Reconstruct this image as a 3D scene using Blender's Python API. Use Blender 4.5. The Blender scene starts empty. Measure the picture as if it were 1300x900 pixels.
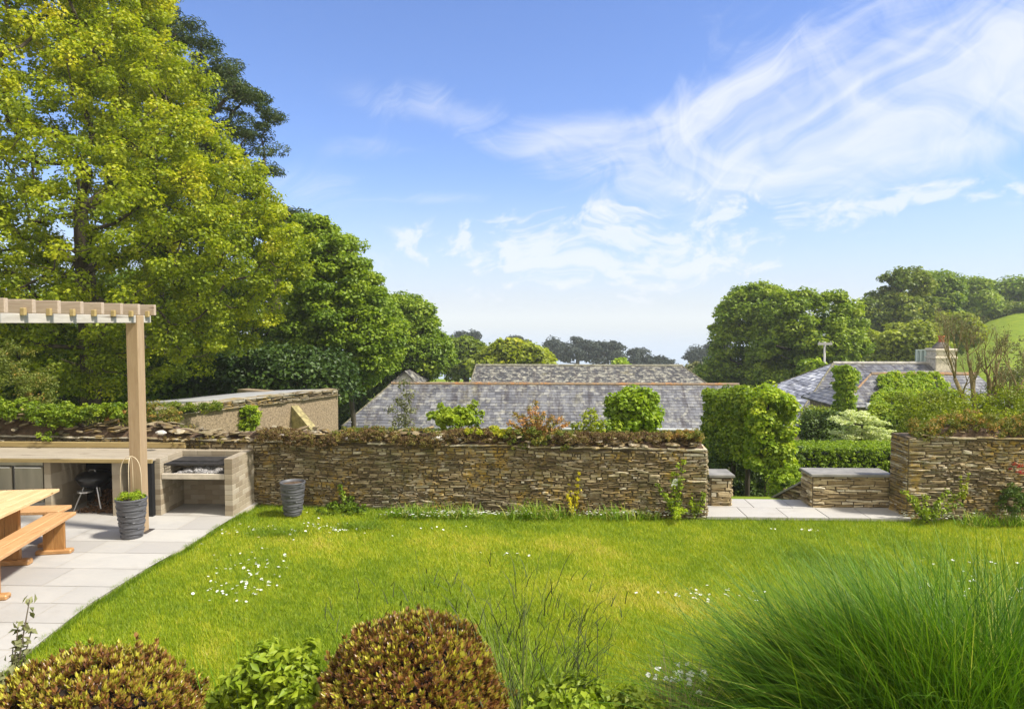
import bpy, math, random
import numpy as np
from mathutils import Vector

random.seed(7)
rng = np.random.default_rng(11)
R = math.radians
scene = bpy.context.scene
col = scene.collection

# ------------------------------------------------------------------ camera, sky, sun
F = 870.0
PITCH, YAW, H = R(2.7), R(2.0), 2.7
cam_d = bpy.data.cameras.new('camera')
cam = bpy.data.objects.new('camera', cam_d)
col.objects.link(cam)
cam.location = (0, 0, H)
cam.rotation_euler = (R(90) - PITCH, 0, YAW)
cam_d.sensor_width = 36
cam_d.lens = 36 * F / 1300
cam_d.clip_start = 0.05
cam_d.clip_end = 40000
scene.camera = cam

SUN_EL, SUN_AZ = 52.0, 104.0          # azimuth clockwise from +Y
world = bpy.data.worlds.new('World')
scene.world = world
world.use_nodes = True

sun_d = bpy.data.lights.new('sun', 'SUN')
sun_d.energy = 5.0
sun_d.angle = R(6)
sun_d.color = (1.0, 0.95, 0.86)
sun = bpy.data.objects.new('sun', sun_d)
col.objects.link(sun)
sv = Vector((math.sin(R(SUN_AZ)) * math.cos(R(SUN_EL)), math.cos(R(SUN_AZ)) * math.cos(R(SUN_EL)), math.sin(R(SUN_EL))))
sun.rotation_euler = sv.to_track_quat('Z', 'Y').to_euler()

scene.view_settings.view_transform = 'Standard'
scene.view_settings.look = 'None'
scene.view_settings.gamma = 1
scene.view_settings.use_curve_mapping = False
scene.view_settings.exposure = 0.64
scene.render.engine = 'CYCLES'

FW = np.array([-math.sin(YAW) * math.cos(PITCH), math.cos(YAW) * math.cos(PITCH), -math.sin(PITCH)])
RT = np.array([math.cos(YAW), math.sin(YAW), 0.0])
UP = np.cross(RT, FW)

def ray(px, py):
    return FW + RT * ((px - 650) / F) - UP * ((py - 450) / F)

def P(px, py, Y):
    d = ray(px, py)
    return np.array([0, 0, H]) + d * (Y / d[1])

def G(px, py, z=0.0):
    d = ray(px, py)
    return np.array([0, 0, H]) + d * ((z - H) / d[2])

def azel(px, py):
    d = ray(px, py); d = d / np.linalg.norm(d)
    return math.atan2(d[0], d[1]), math.asin(d[2])

# ---- sky nodes
nt = world.node_tree
N = nt.nodes; L = nt.links
N.clear()
def wm(op, a, b=None, c=None):
    n = N.new('ShaderNodeMath'); n.operation = op
    for i, v in enumerate((a, b, c)):
        if v is None: continue
        if isinstance(v, (int, float)): n.inputs[i].default_value = v
        else: L.new(v, n.inputs[i])
    return n.outputs[0]
def wramp(fac, a, b, smooth=True):
    n = N.new('ShaderNodeMapRange'); n.interpolation_type = 'SMOOTHSTEP' if smooth else 'LINEAR'
    L.new(fac, n.inputs[0]); n.inputs[1].default_value = a; n.inputs[2].default_value = b
    return n.outputs[0]
def wmix(fac, a, b):
    n = N.new('ShaderNodeMix'); n.data_type = 'RGBA'
    if isinstance(fac, (int, float)): n.inputs[0].default_value = fac
    else: L.new(fac, n.inputs[0])
    for i, v in ((6, a), (7, b)):
        if isinstance(v, tuple): n.inputs[i].default_value = v
        else: L.new(v, n.inputs[i])
    return n.outputs[2]
out = N.new('ShaderNodeOutputWorld')
bg = N.new('ShaderNodeBackground'); bg.inputs[1].default_value = 0.125
L.new(bg.outputs[0], out.inputs[0])
sky = N.new('ShaderNodeTexSky'); sky.sky_type = 'NISHITA'; sky.sun_disc = False
sky.sun_elevation = R(SUN_EL); sky.sun_rotation = R(SUN_AZ)
sky.air_density = 1.0; sky.dust_density = 0.6; sky.ozone_density = 2.0; sky.altitude = 100
tc = N.new('ShaderNodeTexCoord')
sep = N.new('ShaderNodeSeparateXYZ'); L.new(tc.outputs['Generated'], sep.inputs[0])
az = wm('ARCTAN2', sep.outputs[0], sep.outputs[1])
el = wm('ARCSINE', sep.outputs[2])
cb = N.new('ShaderNodeCombineXYZ'); L.new(az, cb.inputs[0]); L.new(el, cb.inputs[1])
def noise2(vec, scale, detail, rough, dist, rot=0.0, stretch=(1, 1), off=(0, 0)):
    mp = N.new('ShaderNodeMapping'); mp.inputs['Rotation'].default_value = (0, 0, rot)
    mp.inputs['Location'].default_value = (off[0], off[1], 0)
    rotm = N.new('ShaderNodeMapping'); rotm.inputs['Scale'].default_value = (stretch[0], stretch[1], 1)
    L.new(vec, mp.inputs[0]); L.new(mp.outputs[0], rotm.inputs[0])
    n = N.new('ShaderNodeTexNoise'); n.noise_dimensions = '2D'
    n.inputs['Scale'].default_value = scale; n.inputs['Detail'].default_value = detail
    n.inputs['Roughness'].default_value = rough; n.inputs['Distortion'].default_value = dist
    L.new(rotm.outputs[0], n.inputs[0])
    return n
warp = noise2(cb.outputs[0], 3.2, 3, 0.5, 0.3)
vs = N.new('ShaderNodeVectorMath'); vs.operation = 'MULTIPLY_ADD'
L.new(warp.outputs['Color'], vs.inputs[0]); vs.inputs[1].default_value = (0.34, 0.14, 0); L.new(cb.outputs[0], vs.inputs[2])
wv = vs.outputs[0]
cir = noise2(wv, 2.2, 10, 0.62, 0.6, R(-24), (1.0, 5.0)).outputs['Fac']
cir2 = noise2(wv, 3.4, 9, 0.62, 0.9, R(28), (0.8, 4.5), (3, 1)).outputs['Fac']
puff = noise2(wv, 14, 9, 0.62, 0.1, R(-8), (1.0, 2.2), (1.3, 5.2)).outputs['Fac']
def blob(px, py, rx, ry, ang=0.0, soft=1.0):
    a0, e0 = azel(px, py)
    da = wm('SUBTRACT', az, a0); de = wm('SUBTRACT', el, e0)
    c, s = math.cos(R(ang)), math.sin(R(ang))
    u = wm('ADD', wm('MULTIPLY', da, c), wm('MULTIPLY', de, s))
    v = wm('SUBTRACT', wm('MULTIPLY', de, c), wm('MULTIPLY', da, s))
    u = wm('DIVIDE', u, rx / F); v = wm('DIVIDE', v, ry / F)
    d = wm('ADD', wm('MULTIPLY', u, u), wm('MULTIPLY', v, v))
    g = wm('EXPONENT', wm('MULTIPLY', d, -1.0 * soft))
    return g
def total(lst):
    r = lst[0]
    for x in lst[1:]: r = wm('ADD', r, x)
    return r
def scaled(x, k): return wm('MULTIPLY', x, k)
mA = total([blob(960, 175, 250, 62, 8), blob(1150, 90, 210, 85, 22), blob(1290, 140, 110, 55), scaled(blob(770, 185, 190, 34, -6), 1.1), scaled(blob(930, 110, 130, 80, 60), .45)])
mC = total([scaled(blob(770, 295, 210, 34, 4), 1.2), scaled(blob(740, 350, 170, 36), .8), scaled(blob(1080, 272, 110, 20, 6), .7), scaled(blob(1230, 246, 90, 12), .7), scaled(blob(552, 306, 45, 16), .7), scaled(blob(880, 345, 130, 30), .6)])
mE = total([scaled(blob(560, 143, 95, 26, -4), 1.5), scaled(blob(475, 188, 60, 15), .8), scaled(blob(560, 252, 90, 10), .7), scaled(blob(400, 240, 80, 30), .6), scaled(blob(700, 240, 160, 12, -8), .5)])
cirm = wm('ADD', wm('MULTIPLY', cir, 0.62), wm('MULTIPLY', cir2, 0.38))
cA = wramp(wm('ADD', cirm, wm('MULTIPLY', wm('MINIMUM', mA, 1.15), 0.32)), 0.58, 1.02)
cA = wm('MULTIPLY', cA, wramp(mA, 0.02, 0.5))
cC = wm('MULTIPLY', wramp(wm('ADD', puff, wm('MULTIPLY', wm('MINIMUM', mC, 1.0), 0.22)), 0.60, 0.80), wramp(mC, 0.05, 0.5))
cE = wm('MULTIPLY', wramp(wm('ADD', cir, wm('MULTIPLY', mE, 0.25)), 0.52, 0.95), wramp(mE, 0.05, 0.6))
cloud = wm('MINIMUM', wm('ADD', wm('ADD', wm('MULTIPLY', cA, .84), wm('MULTIPLY', cC, 0.68)), wm('MULTIPLY', cE, 0.5)), 0.95)
veil = wramp(el, 0.23, -0.03)
veiln = noise2(cb.outputs[0], 3.0, 4, 0.5, 0.2, 0, (1, 4)).outputs['Fac']
veil = wm('MULTIPLY', veil, wm('ADD', 0.62, wm('MULTIPLY', veiln, 0.5)))
veil = wm('MINIMUM', wm('MULTIPLY', veil, 0.86), 0.9)
tint = N.new('ShaderNodeMix'); tint.data_type = 'RGBA'; tint.blend_type = 'MULTIPLY'; tint.inputs[0].default_value = 1
L.new(sky.outputs[0], tint.inputs[6]); tint.inputs[7].default_value = (0.68, 0.80, 1.12, 1)
c1 = wmix(veil, tint.outputs[2], (3.7, 4.05, 4.7, 1))
c2 = wmix(cloud, c1, (5.0, 5.15, 5.6, 1))
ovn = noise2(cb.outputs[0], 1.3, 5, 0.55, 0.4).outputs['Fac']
over = wm('MULTIPLY', wramp(sep.outputs[1], 0.15, -0.35), wm('ADD', 0.45, wm('MULTIPLY', ovn, 0.9)))  # unseen warm-white sky behind the camera, added as front fill
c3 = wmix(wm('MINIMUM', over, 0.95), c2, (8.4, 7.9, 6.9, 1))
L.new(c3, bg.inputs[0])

# ------------------------------------------------------------------ helpers
class M:
    """collects vertices, faces and a per-vertex tint; build() links ONE mesh object"""
    def __init__(s):
        s.V = []; s.F = {}; s.T = []; s.n = 0
    def add(s, V, Fs, tint=0.5):
        V = np.asarray(V, float).reshape(-1, 3)
        Fs = np.asarray(Fs, int)
        s.V.append(V); s.F.setdefault(Fs.shape[1], []).append(Fs + s.n)
        t = np.broadcast_to(np.asarray(tint, float), (len(V),)); s.T.append(t)
        s.n += len(V)
    def box(s, lo, hi, tint=0.5, rz=0.0, org=None, jit=0.0):
        (x0, y0, z0), (x1, y1, z1) = lo, hi
        V = np.array([(x0,y0,z0),(x1,y0,z0),(x1,y1,z0),(x0,y1,z0),(x0,y0,z1),(x1,y0,z1),(x1,y1,z1),(x0,y1,z1)], float)
        if jit: V += rng.uniform(-jit, jit, V.shape)
        if rz:
            o = np.array(org if org is not None else ((x0+x1)/2, (y0+y1)/2, 0)); c, sn = math.cos(rz), math.sin(rz)
            d = V - o; V = o + np.stack([d[:,0]*c-d[:,1]*sn, d[:,0]*sn+d[:,1]*c, d[:,2]], 1)
        s.add(V, [(0,3,2,1),(4,5,6,7),(0,1,5,4),(1,2,6,5),(2,3,7,6),(3,0,4,7)], tint)
    def bbox(s, lo, hi, b=0.006, tint=0.5):
        """box with chamfered edges"""
        lo = np.array(lo, float); hi = np.array(hi, float); c = (lo+hi)/2; h = (hi-lo)/2; b = min(b, h.min()*.45)
        V = []; 
        sg = [(-1,-1,-1),(1,-1,-1),(1,1,-1),(-1,1,-1),(-1,-1,1),(1,-1,1),(1,1,1),(-1,1,1)]
        for q in sg:
            q = np.array(q)
            for ax in range(3):
                v = h - b; v = v.copy(); v[ax] = h[ax]; V.append(c + q*v)
        qf = []
        fc = [(2,[0,3,2,1]),(2,[4,5,6,7]),(1,[0,1,5,4]),(0,[1,2,6,5]),(1,[2,3,7,6]),(0,[3,0,4,7])]
        for ax, f in fc: qf.append([i*3+ax for i in f])
        edges = [(0,1),(1,2),(2,3),(3,0),(4,5),(5,6),(6,7),(7,4),(0,4),(1,5),(2,6),(3,7)]
        for a, bb in edges:
            d = [i for i in range(3) if sg[a][i] != sg[bb][i]][0]
            o = [i for i in range(3) if i != d]
            qf.append([a*3+o[0], bb*3+o[0], bb*3+o[1], a*3+o[1]])
        s.add(V, qf, tint)
        k = s.n - 24
        s.F.setdefault(3, []).append(np.array([[k+i*3, k+i*3+1, k+i*3+2] for i in range(8)]))
    def tube(s, pts, rad, sides=6, tint=0.5, cap=True):
        pts = np.asarray(pts, float); n = len(pts); rad = np.broadcast_to(rad, (n,))
        V = []
        d = np.gradient(pts, axis=0); d /= (np.linalg.norm(d, axis=1)[:, None] + 1e-9)
        ref = np.array([0.0, 0, 1]) if abs(d[0][2]) < .9 else np.array([1.0, 0, 0])
        a = np.cross(d[0], ref); a /= np.linalg.norm(a)
        th = np.arange(sides) * 2 * math.pi / sides
        for i in range(n):
            a = a - d[i] * a.dot(d[i]); a /= (np.linalg.norm(a) + 1e-9); b = np.cross(d[i], a)
            V.append(pts[i] + rad[i] * (np.cos(th)[:, None] * a + np.sin(th)[:, None] * b))
        V = np.concatenate(V)
        Fq = [(i*sides+j, i*sides+(j+1) % sides, (i+1)*sides+(j+1) % sides, (i+1)*sides+j) for i in range(n-1) for j in range(sides)]
        s.add(V, Fq, tint)
        if cap:
            k = s.n - len(V)
            s.F.setdefault(sides, []).append(np.array([[k + (n-1)*sides + j for j in range(sides)], [k + sides-1-j for j in range(sides)]]))
    def lathe(s, prof, c, seg=32, tint=0.5, wob=None):
        th = np.arange(seg) * 2 * math.pi / seg; V = []
        for i, (r, z) in enumerate(prof):
            zz = z + (wob(th, i) if wob else 0)
            V.append(np.stack([c[0] + r*np.cos(th), c[1] + r*np.sin(th), np.broadcast_to(c[2] + zz, th.shape)], 1))
        V = np.concatenate(V)
        Fq = [(i*seg+j, i*seg+(j+1) % seg, (i+1)*seg+(j+1) % seg, (i+1)*seg+j) for i in range(len(prof)-1) for j in range(seg)]
        s.add(V, Fq, tint)
    def leaves(s, C, nrm, L_, W_, tint, fold=.12):
        """folded leaf per centre C; nrm approximate normals"""
        n = len(C)
        nrm = nrm / (np.linalg.norm(nrm, axis=1)[:, None] + 1e-9)
        a = rng.normal(size=(n, 3)); a -= nrm * (a*nrm).sum(1)[:, None]; a /= (np.linalg.norm(a, axis=1)[:, None] + 1e-9)
        b = np.cross(nrm, a)
        L_ = np.broadcast_to(L_, (n,))[:, None]; W_ = np.broadcast_to(W_, (n,))[:, None]
        V = np.stack([C - a*L_*.5, C + b*W_*.5 + nrm*L_*fold - a*L_*.05, C + a*L_*.5 - nrm*L_*fold*.6, C - b*W_*.5 + nrm*L_*fold - a*L_*.05], 1).reshape(-1, 3)
        k = np.arange(n)[:, None] * 4
        Fs = np.concatenate([k + [0, 1, 2], k + [0, 2, 3]])
        s.add(V, Fs, np.repeat(np.broadcast_to(tint, (n,)), 4))
    def blades(s, B, D, Ln, W, droop, tint, seg=4, taper=1.0):
        """grass blades: base B, horizontal lean vector D (xy), length, width, droop 0..1"""
        n = len(B); Ln = np.broadcast_to(Ln, (n,)); W = np.broadcast_to(W, (n,)); droop = np.broadcast_to(droop, (n,))
        D = np.asarray(D, float); hd = np.concatenate([D, np.zeros((n, 1))], 1)
        ln = np.linalg.norm(D, axis=1) + 1e-9; un = hd / ln[:, None]
        side = np.stack([-un[:, 1], un[:, 0], np.zeros(n)], 1)
        tw = rng.uniform(-.9, .9, n)[:, None]; side = side * np.cos(tw) + un * np.sin(tw)
        rows = []; p = B.astype(float).copy(); ang0 = np.arctan(ln)
        for i in range(seg + 1):
            t = i / seg
            w = (W * (1 - t ** 1.6 * taper) * .5 + 0.0002)[:, None]
            rows.append(p - side*w); rows.append(p + side*w)
            a = ang0 + droop * (t + .5/seg) ** 1.5 * 2.0
            st = (np.sin(a)[:, None] * un + np.cos(a)[:, None] * np.array([0, 0, 1.0])) * (Ln / seg)[:, None]
            p = p + st
        V = np.stack(rows, 1).reshape(-1, 3); m = 2 * (seg + 1)
        k = np.arange(n)[:, None] * m
        Fs = np.concatenate([k + [2*i, 2*i+1, 2*i+3, 2*i+2] for i in range(seg)])
        s.add(V, Fs, np.repeat(np.broadcast_to(tint, (n,)), m))
    def build(s, name, mat, parent=None, smooth=False):
        V = np.concatenate(s.V); T = np.concatenate(s.T)
        idx, tot = [], []
        for k, fl in s.F.items():
            f = np.concatenate(fl); idx.append(f.reshape(-1)); tot.append(np.full(len(f), k))
        idx = np.concatenate(idx).astype(np.int32); tot = np.concatenate(tot).astype(np.int32)
        st = np.concatenate([[0], np.cumsum(tot)[:-1]]).astype(np.int32)
        org = np.zeros(3)
        if parent is None:
            org = np.array([(V[:,0].min()+V[:,0].max())/2, (V[:,1].min()+V[:,1].max())/2, V[:,2].min()])
        else:
            org = np.array(parent.get('_o', (0, 0, 0)), float)
        V = V - org
        me = bpy.data.meshes.new(name)
        me.vertices.add(len(V)); me.vertices.foreach_set('co', V.astype(np.float32).reshape(-1))
        me.loops.add(len(idx)); me.loops.foreach_set('vertex_index', idx)
        me.polygons.add(len(tot)); me.polygons.foreach_set('loop_start', st); me.polygons.foreach_set('loop_total', tot)
        me.update(calc_edges=True)
        at = me.attributes.new('tint', 'FLOAT', 'POINT'); at.data.foreach_set('value', T.astype(np.float32))
        sm = smooth or name in ('trunk', 'stem', 'pole', 'cane_hoops', 'gutter', 'crown', 'foliage', 'chimney_pot', 'lawn')
        me.polygons.foreach_set('use_smooth', np.full(len(tot), sm))
        me.materials.append(mat)
        o = bpy.data.objects.new(name, me); col.objects.link(o)
        if parent is not None: o.parent = parent
        else: o.location = org
        return o

def tag(o, label=None, cat=None, group=None, kind=None):
    if label: o['label'] = label
    if cat: o['category'] = cat
    if group: o['group'] = group
    if kind: o['kind'] = kind
    return o
def thing(name, label, cat, base=(0, 0, 0), group=None):
    o = bpy.data.objects.new(name, None); col.objects.link(o)
    o.location = base; o['_o'] = [float(v) for v in base]
    o.empty_display_size = .2
    return tag(o, label, cat, group)

# ------------------------------------------------------------------ materials
def newmat(name):
    m = bpy.data.materials.new(name); m.use_nodes = True
    n = m.node_tree; n.nodes.clear()
    return m, n.nodes, n.links
def rgba(c): return (c[0], c[1], c[2], 1)
def ramp(N, L, fac, stops, interp='LINEAR'):
    r = N.new('ShaderNodeValToRGB'); r.color_ramp.interpolation = interp
    e = r.color_ramp.elements
    while len(e) < len(stops): e.new(0.5)
    for i, (p, c) in enumerate(stops): e[i].position = p; e[i].color = rgba(c)
    L.new(fac, r.inputs[0]); return r.outputs[0]
def nz(N, L, scale, detail=4, rough=.55, vec=None, dist=0, sc=None):
    n = N.new('ShaderNodeTexNoise'); n.inputs['Scale'].default_value = scale; n.inputs['Detail'].default_value = detail
    n.inputs['Roughness'].default_value = rough; n.inputs['Distortion'].default_value = dist
    if vec is None: vec = N.new('ShaderNodeNewGeometry').outputs['Position']
    if sc:
        mp = N.new('ShaderNodeMapping'); mp.inputs['Scale'].default_value = sc; L.new(vec, mp.inputs[0]); vec = mp.outputs[0]
    L.new(vec, n.inputs['Vector']); return n.outputs['Fac']
def mr(N, L, v, a, b, c=0.0, d=1.0):
    n = N.new('ShaderNodeMapRange'); L.new(v, n.inputs[0])
    for i, x in enumerate((a, b, c, d)): n.inputs[i+1].default_value = x
    return n.outputs[0]
def mixc(N, L, fac, a, b, mode='MIX'):
    n = N.new('ShaderNodeMix'); n.data_type = 'RGBA'; n.blend_type = mode
    if isinstance(fac, (int, float)): n.inputs[0].default_value = fac
    else: L.new(fac, n.inputs[0])
    for i, v in ((6, a), (7, b)):
        if isinstance(v, tuple): n.inputs[i].default_value = rgba(v)
        else: L.new(v, n.inputs[i])
    return n.outputs[2]
def attr(N):
    a = N.new('ShaderNodeAttribute'); a.attribute_name = 'tint'; return a.outputs['Fac']
def finish(m, N, L, colr, rough=.8, bump=None, bstr=.3, bdist=.01, spec=.3, metal=0.0):
    p = N.new('ShaderNodeBsdfPrincipled'); o = N.new('ShaderNodeOutputMaterial')
    if isinstance(colr, tuple): p.inputs['Base Color'].default_value = rgba(colr)
    else: L.new(colr, p.inputs['Base Color'])
    if isinstance(rough, (int, float)): p.inputs['Roughness'].default_value = rough
    else: L.new(rough, p.inputs['Roughness'])
    p.inputs['Specular IOR Level'].default_value = spec; p.inputs['Metallic'].default_value = metal
    if bump is not None:
        b = N.new('ShaderNodeBump'); b.inputs['Strength'].default_value = bstr; b.inputs['Distance'].default_value = bdist
        L.new(bump, b.inputs['Height']); L.new(b.outputs[0], p.inputs['Normal'])
    L.new(p.outputs[0], o.inputs[0]); return m

def leafmat(name, stops, transl=.35, rough=.5, spec=.3):
    m, N, L = newmat(name)
    c = ramp(N, L, attr(N), stops)
    p = N.new('ShaderNodeBsdfPrincipled'); L.new(c, p.inputs['Base Color']); p.inputs['Roughness'].default_value = rough
    p.inputs['Specular IOR Level'].default_value = spec
    t = N.new('ShaderNodeBsdfTranslucent')
    tc_ = mixc(N, L, 1.0, c, (1.25, 1.3, .55), 'MULTIPLY'); L.new(tc_, t.inputs[0])
    mx = N.new('ShaderNodeMixShader'); mx.inputs[0].default_value = transl
    o = N.new('ShaderNodeOutputMaterial')
    L.new(p.outputs[0], mx.inputs[1]); L.new(t.outputs[0], mx.inputs[2]); L.new(mx.outputs[0], o.inputs[0])
    return m
LM = {
 'syc': leafmat('sycamore_leaf', [(0, (.11, .16, .008)), (.4, (.245, .30, .010)), (.75, (.40, .42, .015)), (1, (.55, .49, .03))], .42),
 'green': leafmat('green_leaf', [(0, (.065, .12, .007)), (.5, (.17, .25, .012)), (1, (.31, .38, .022))], .35),
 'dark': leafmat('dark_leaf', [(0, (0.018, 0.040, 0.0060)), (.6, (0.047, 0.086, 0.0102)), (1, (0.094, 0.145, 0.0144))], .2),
 'pine': leafmat('pine_needles', [(0, (0.038, 0.061, 0.0147)), (.6, (0.075, 0.114, 0.0238)), (1, (0.152, 0.172, 0.0364))], .15, .6),
 'farpine': leafmat('far_pine_needles', [(0, (.035, .048, .038)), (1, (.07, .085, .065))], .1, .8),  # greyer, bluer needles carry the distance haze in their colour
 'mid': leafmat('mid_leaf', [(0, (0.091, 0.137, 0.0114)), (.6, (0.182, 0.232, 0.0156)), (1, (0.328, 0.328, 0.0234))], .35),
 'lime': leafmat('lime_leaf', [(0, (0.120, 0.193, 0.0098)), (.6, (0.255, 0.362, 0.0161)), (1, (0.448, 0.507, 0.0322))], .4),
 'yell': leafmat('yellow_leaf', [(0, (0.264, 0.264, 0.0100)), (1, (0.720, 0.600, 0.0200))], .4),
 'ygreen': leafmat('yellow_green_leaf', [(0, (0.156, 0.197, 0.0105)), (.6, (0.312, 0.355, 0.0175)), (1, (0.500, 0.473, 0.0350))], .4),
 'olive': leafmat('olive_leaf', [(0, (0.104, 0.117, 0.039)), (1, (0.260, 0.260, 0.117))], .25),
 'cream': leafmat('variegated_leaf', [(0, (.16, .24, .05)), (.5, (.42, .5, .2)), (1, (.68, .7, .42))], .35),
 'bush': leafmat('bronze_leaf', [(0, (.045, .016, .012)), (.28, (.13, .048, .022)), (.52, (.26, .12, .03)), (.75, (.32, .30, .028)), (1, (.55, .50, .05))], .2, .35, .5),
 'rust': leafmat('rusty_leaf', [(0, (.12, .155, .018)), (.45, (.20, .20, .03)), (.75, (.38, .22, .05)), (1, (.52, .26, .10))], .3),
 'moss': leafmat('moss_leaf', [(0, (.09, .055, .025)), (.4, (.18, .11, .04)), (.7, (.17, .16, .03)), (1, (.32, .26, .07))], .15, .8),
 'grass': leafmat('lawn_blade', [(0, (.085, .16, .003)), (.35, (.20, .285, .005)), (.65, (.32, .375, .008)), (.85, (.48, .46, .025)), (1, (.56, .47, .10))], .35, .5),
 'fount': leafmat('fountain_grass_blade', [(0, (.035, .10, .006)), (.5, (.10, .21, .010)), (.85, (.21, .32, .018)), (1, (.42, .42, .09))], .3, .5, .25),
 'straw': leafmat('straw_stem', [(0, (.2, .15, .07)), (1, (.5, .42, .25))], .2, .7),
 'seed': leafmat('dark_seed_stem', [(0, (.03, .035, .015)), (.6, (.07, .10, .02)), (1, (.16, .2, .04))], .1, .7),
 'white': leafmat('white_petal', [(0, (.75, .75, .72)), (1, (.85, .85, .82))], .2, .6),
 'red': leafmat('red_leaf', [(0, (.3, .03, .03)), (1, (.5, .06, .05))], .3),
}

def bark():
    m, N, L = newmat('bark')
    n = nz(N, L, 9, 5, .6, sc=(1, 1, .25))
    c = ramp(N, L, n, [(.3, (.028, .022, .015)), (.7, (.10, .08, .055))])
    return finish(m, N, L, c, .9, n, .6, .02)
BARK = bark()

def stonemat(name, bright=1.0, lichen=1.0):
    m, N, L = newmat(name)
    k = bright
    c = ramp(N, L, attr(N), [(0, (.09*k, .065*k, .035*k)), (.25, (.20*k, .148*k, .075*k)), (.55, (.32*k, .25*k, .14*k)), (.8, (.43*k, .36*k, .23*k)), (1, (.58*k, .53*k, .41*k))])
    n1 = nz(N, L, 22, 5, .65)
    c = mixc(N, L, mr(N, L, n1, .35, .7, 0, .8), c, mixc(N, L, 1.0, c, (.6, .56, .5), 'MULTIPLY'))
    # ochre lichen blotches
    l1 = nz(N, L, 1.6, 3, .6); l2 = nz(N, L, 11, 4, .65, dist=.5)
    lm = N.new('ShaderNodeMath'); lm.operation = 'MULTIPLY'
    L.new(mr(N, L, l1, .44, .58), lm.inputs[0]); L.new(mr(N, L, l2, .47, .58, 0, .65 * lichen), lm.inputs[1])
    c = mixc(N, L, lm.outputs[0], c, (.40, .25, .03))
    # grey-white lichen
    g1 = nz(N, L, 2.3, 3, .6, sc=(1, 1, 1.3)); g2 = nz(N, L, 17, 4, .7)
    gm = N.new('ShaderNodeMath'); gm.operation = 'MULTIPLY'
    L.new(mr(N, L, g1, .5, .6), gm.inputs[0]); L.new(mr(N, L, g2, .5, .6, 0, .6), gm.inputs[1])
    c = mixc(N, L, gm.outputs[0], c, (.40, .37, .30))
    # olive moss
    o1 = nz(N, L, 3.1, 3, .6, sc=(1.2, 1, .9))
    c = mixc(N, L, mr(N, L, o1, .55, .68, 0, .55), c, (.09, .09, .025))
    return finish(m, N, L, c, .9, nz(N, L, 60, 5, .7), .7, .008)
STONE = stonemat('rubble_stone'); STONE_TAN = stonemat('tan_stacked_stone', 1.25, .1)
def simple(name, col_, rough=.7, spec=.3, metal=0, ns=0, nv=.3, bump=0, sc=None):
    m, N, L = newmat(name); c = col_; b = None
    if ns:
        n = nz(N, L, ns, 5, .6, sc=sc); b = n
        c = mixc(N, L, mr(N, L, n, .3, .7), tuple(x*(1-nv) for x in col_), tuple(min(1, x*(1+nv)) for x in col_))
    return finish(m, N, L, c, rough, b if bump else None, bump or .3, .01, spec, metal)
MORTAR = simple('wall_earth', (.10, .075, .045), .95, ns=12, nv=.5)  # earth between stones, darkened to read as shadow in the gaps
SOIL = simple('soil', (.085, .055, .033), .95, ns=20, nv=.5, bump=.8)

def slatemat(name, base=1.0, lich=0.0, rough=.5):
    m, N, L = newmat(name); k = base
    c = ramp(N, L, attr(N), [(0, (.09*k, .09*k, .10*k)), (.4, (.19*k, .19*k, .205*k)), (.8, (.28*k, .28*k, .29*k)), (1, (.42*k, .41*k, .38*k))])
    st = nz(N, L, 1.6, 7, .7, sc=(2.4, .3, .3))
    c = mixc(N, L, mr(N, L, st, .47, .62, 0, .85), c, (.055, .046, .045))
    l = nz(N, L, 3.5, 6, .7)
    c = mixc(N, L, mr(N, L, l, .56 - lich * .14, .72 - lich * .14, 0, .5 + lich * .4), c, (.42, .40, .31))
    y = nz(N, L, .9, 5, .6)
    c = mixc(N, L, mr(N, L, y, .6, .72, 0, .35), c, (.24, .21, .08))
    return finish(m, N, L, c, rough, nz(N, L, 25, 4, .6), .3, .006, .5)
SLATE = slatemat('roof_slate', .62, .3); SLATE_OLD = slatemat('mossy_roof_slate', .24, .6, .9); SLATE_HIP = slatemat('pale_hip_slate', 2.0, -1, .45); SLATE_W = slatemat('pale_roof_slate', .54, 0.2, .4)  # left hip slope of the house gets a paler slate than its other slopes
def ridgemat():
    m, N, L = newmat('lichen_ridge_tile')
    a = nz(N, L, 1.4, 5, .65, sc=(1, .3, .3)); b = nz(N, L, 9, 4, .6)
    c = ramp(N, L, a, [(.35, (.22, .17, .12)), (.5, (.27, .18, .10)), (.64, (.36, .17, .06))])
    c = mixc(N, L, mr(N, L, b, .45, .6, 0, .8), c, (.16, .13, .10))
    return finish(m, N, L, c, .9)
RIDGE = ridgemat()
def woodmat(name, c0, c1, rough=.55, gr=(1.5, 14, 14), knots=True):
    m, N, L = newmat(name)
    v = N.new('ShaderNodeTexCoord').outputs['Object']
    n = nz(N, L, 2.2, 6, .62, vec=v, dist=1.2, sc=gr)
    c = ramp(N, L, n, [(.3, c0), (.7, c1)])
    a = attr(N)
    c = mixc(N, L, mr(N, L, a, 0, 1, .35, 0), c, (c0[0]*.6, c0[1]*.55, c0[2]*.5))
    if knots:
        k = nz(N, L, 6, 1, .4, vec=v, sc=(gr[0]*.6, gr[1]*.2, gr[2]*.2))
        c = mixc(N, L, mr(N, L, k, .70, .76, 0, .7), c, (c0[0]*.35, c0[1]*.3, c0[2]*.25))
    return finish(m, N, L, c, rough, n, .25, .004, .35)
W_TEAK = woodmat('oiled_teak', (.36, .18, .065), (.54, .31, .13), .42)
W_TEAKZ = woodmat('oiled_teak_upright', (.30, .14, .04), (.46, .24, .08), .45, (14, 14, 1.5))
W_POST = woodmat('pine_post', (.31, .215, .12), (.41, .305, .185), .65, (14, 14, 1.2))
W_BEAM = woodmat('weathered_beam', (.38, .35, .30), (.54, .51, .45), .75, (14, 1.2, 14))
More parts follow.
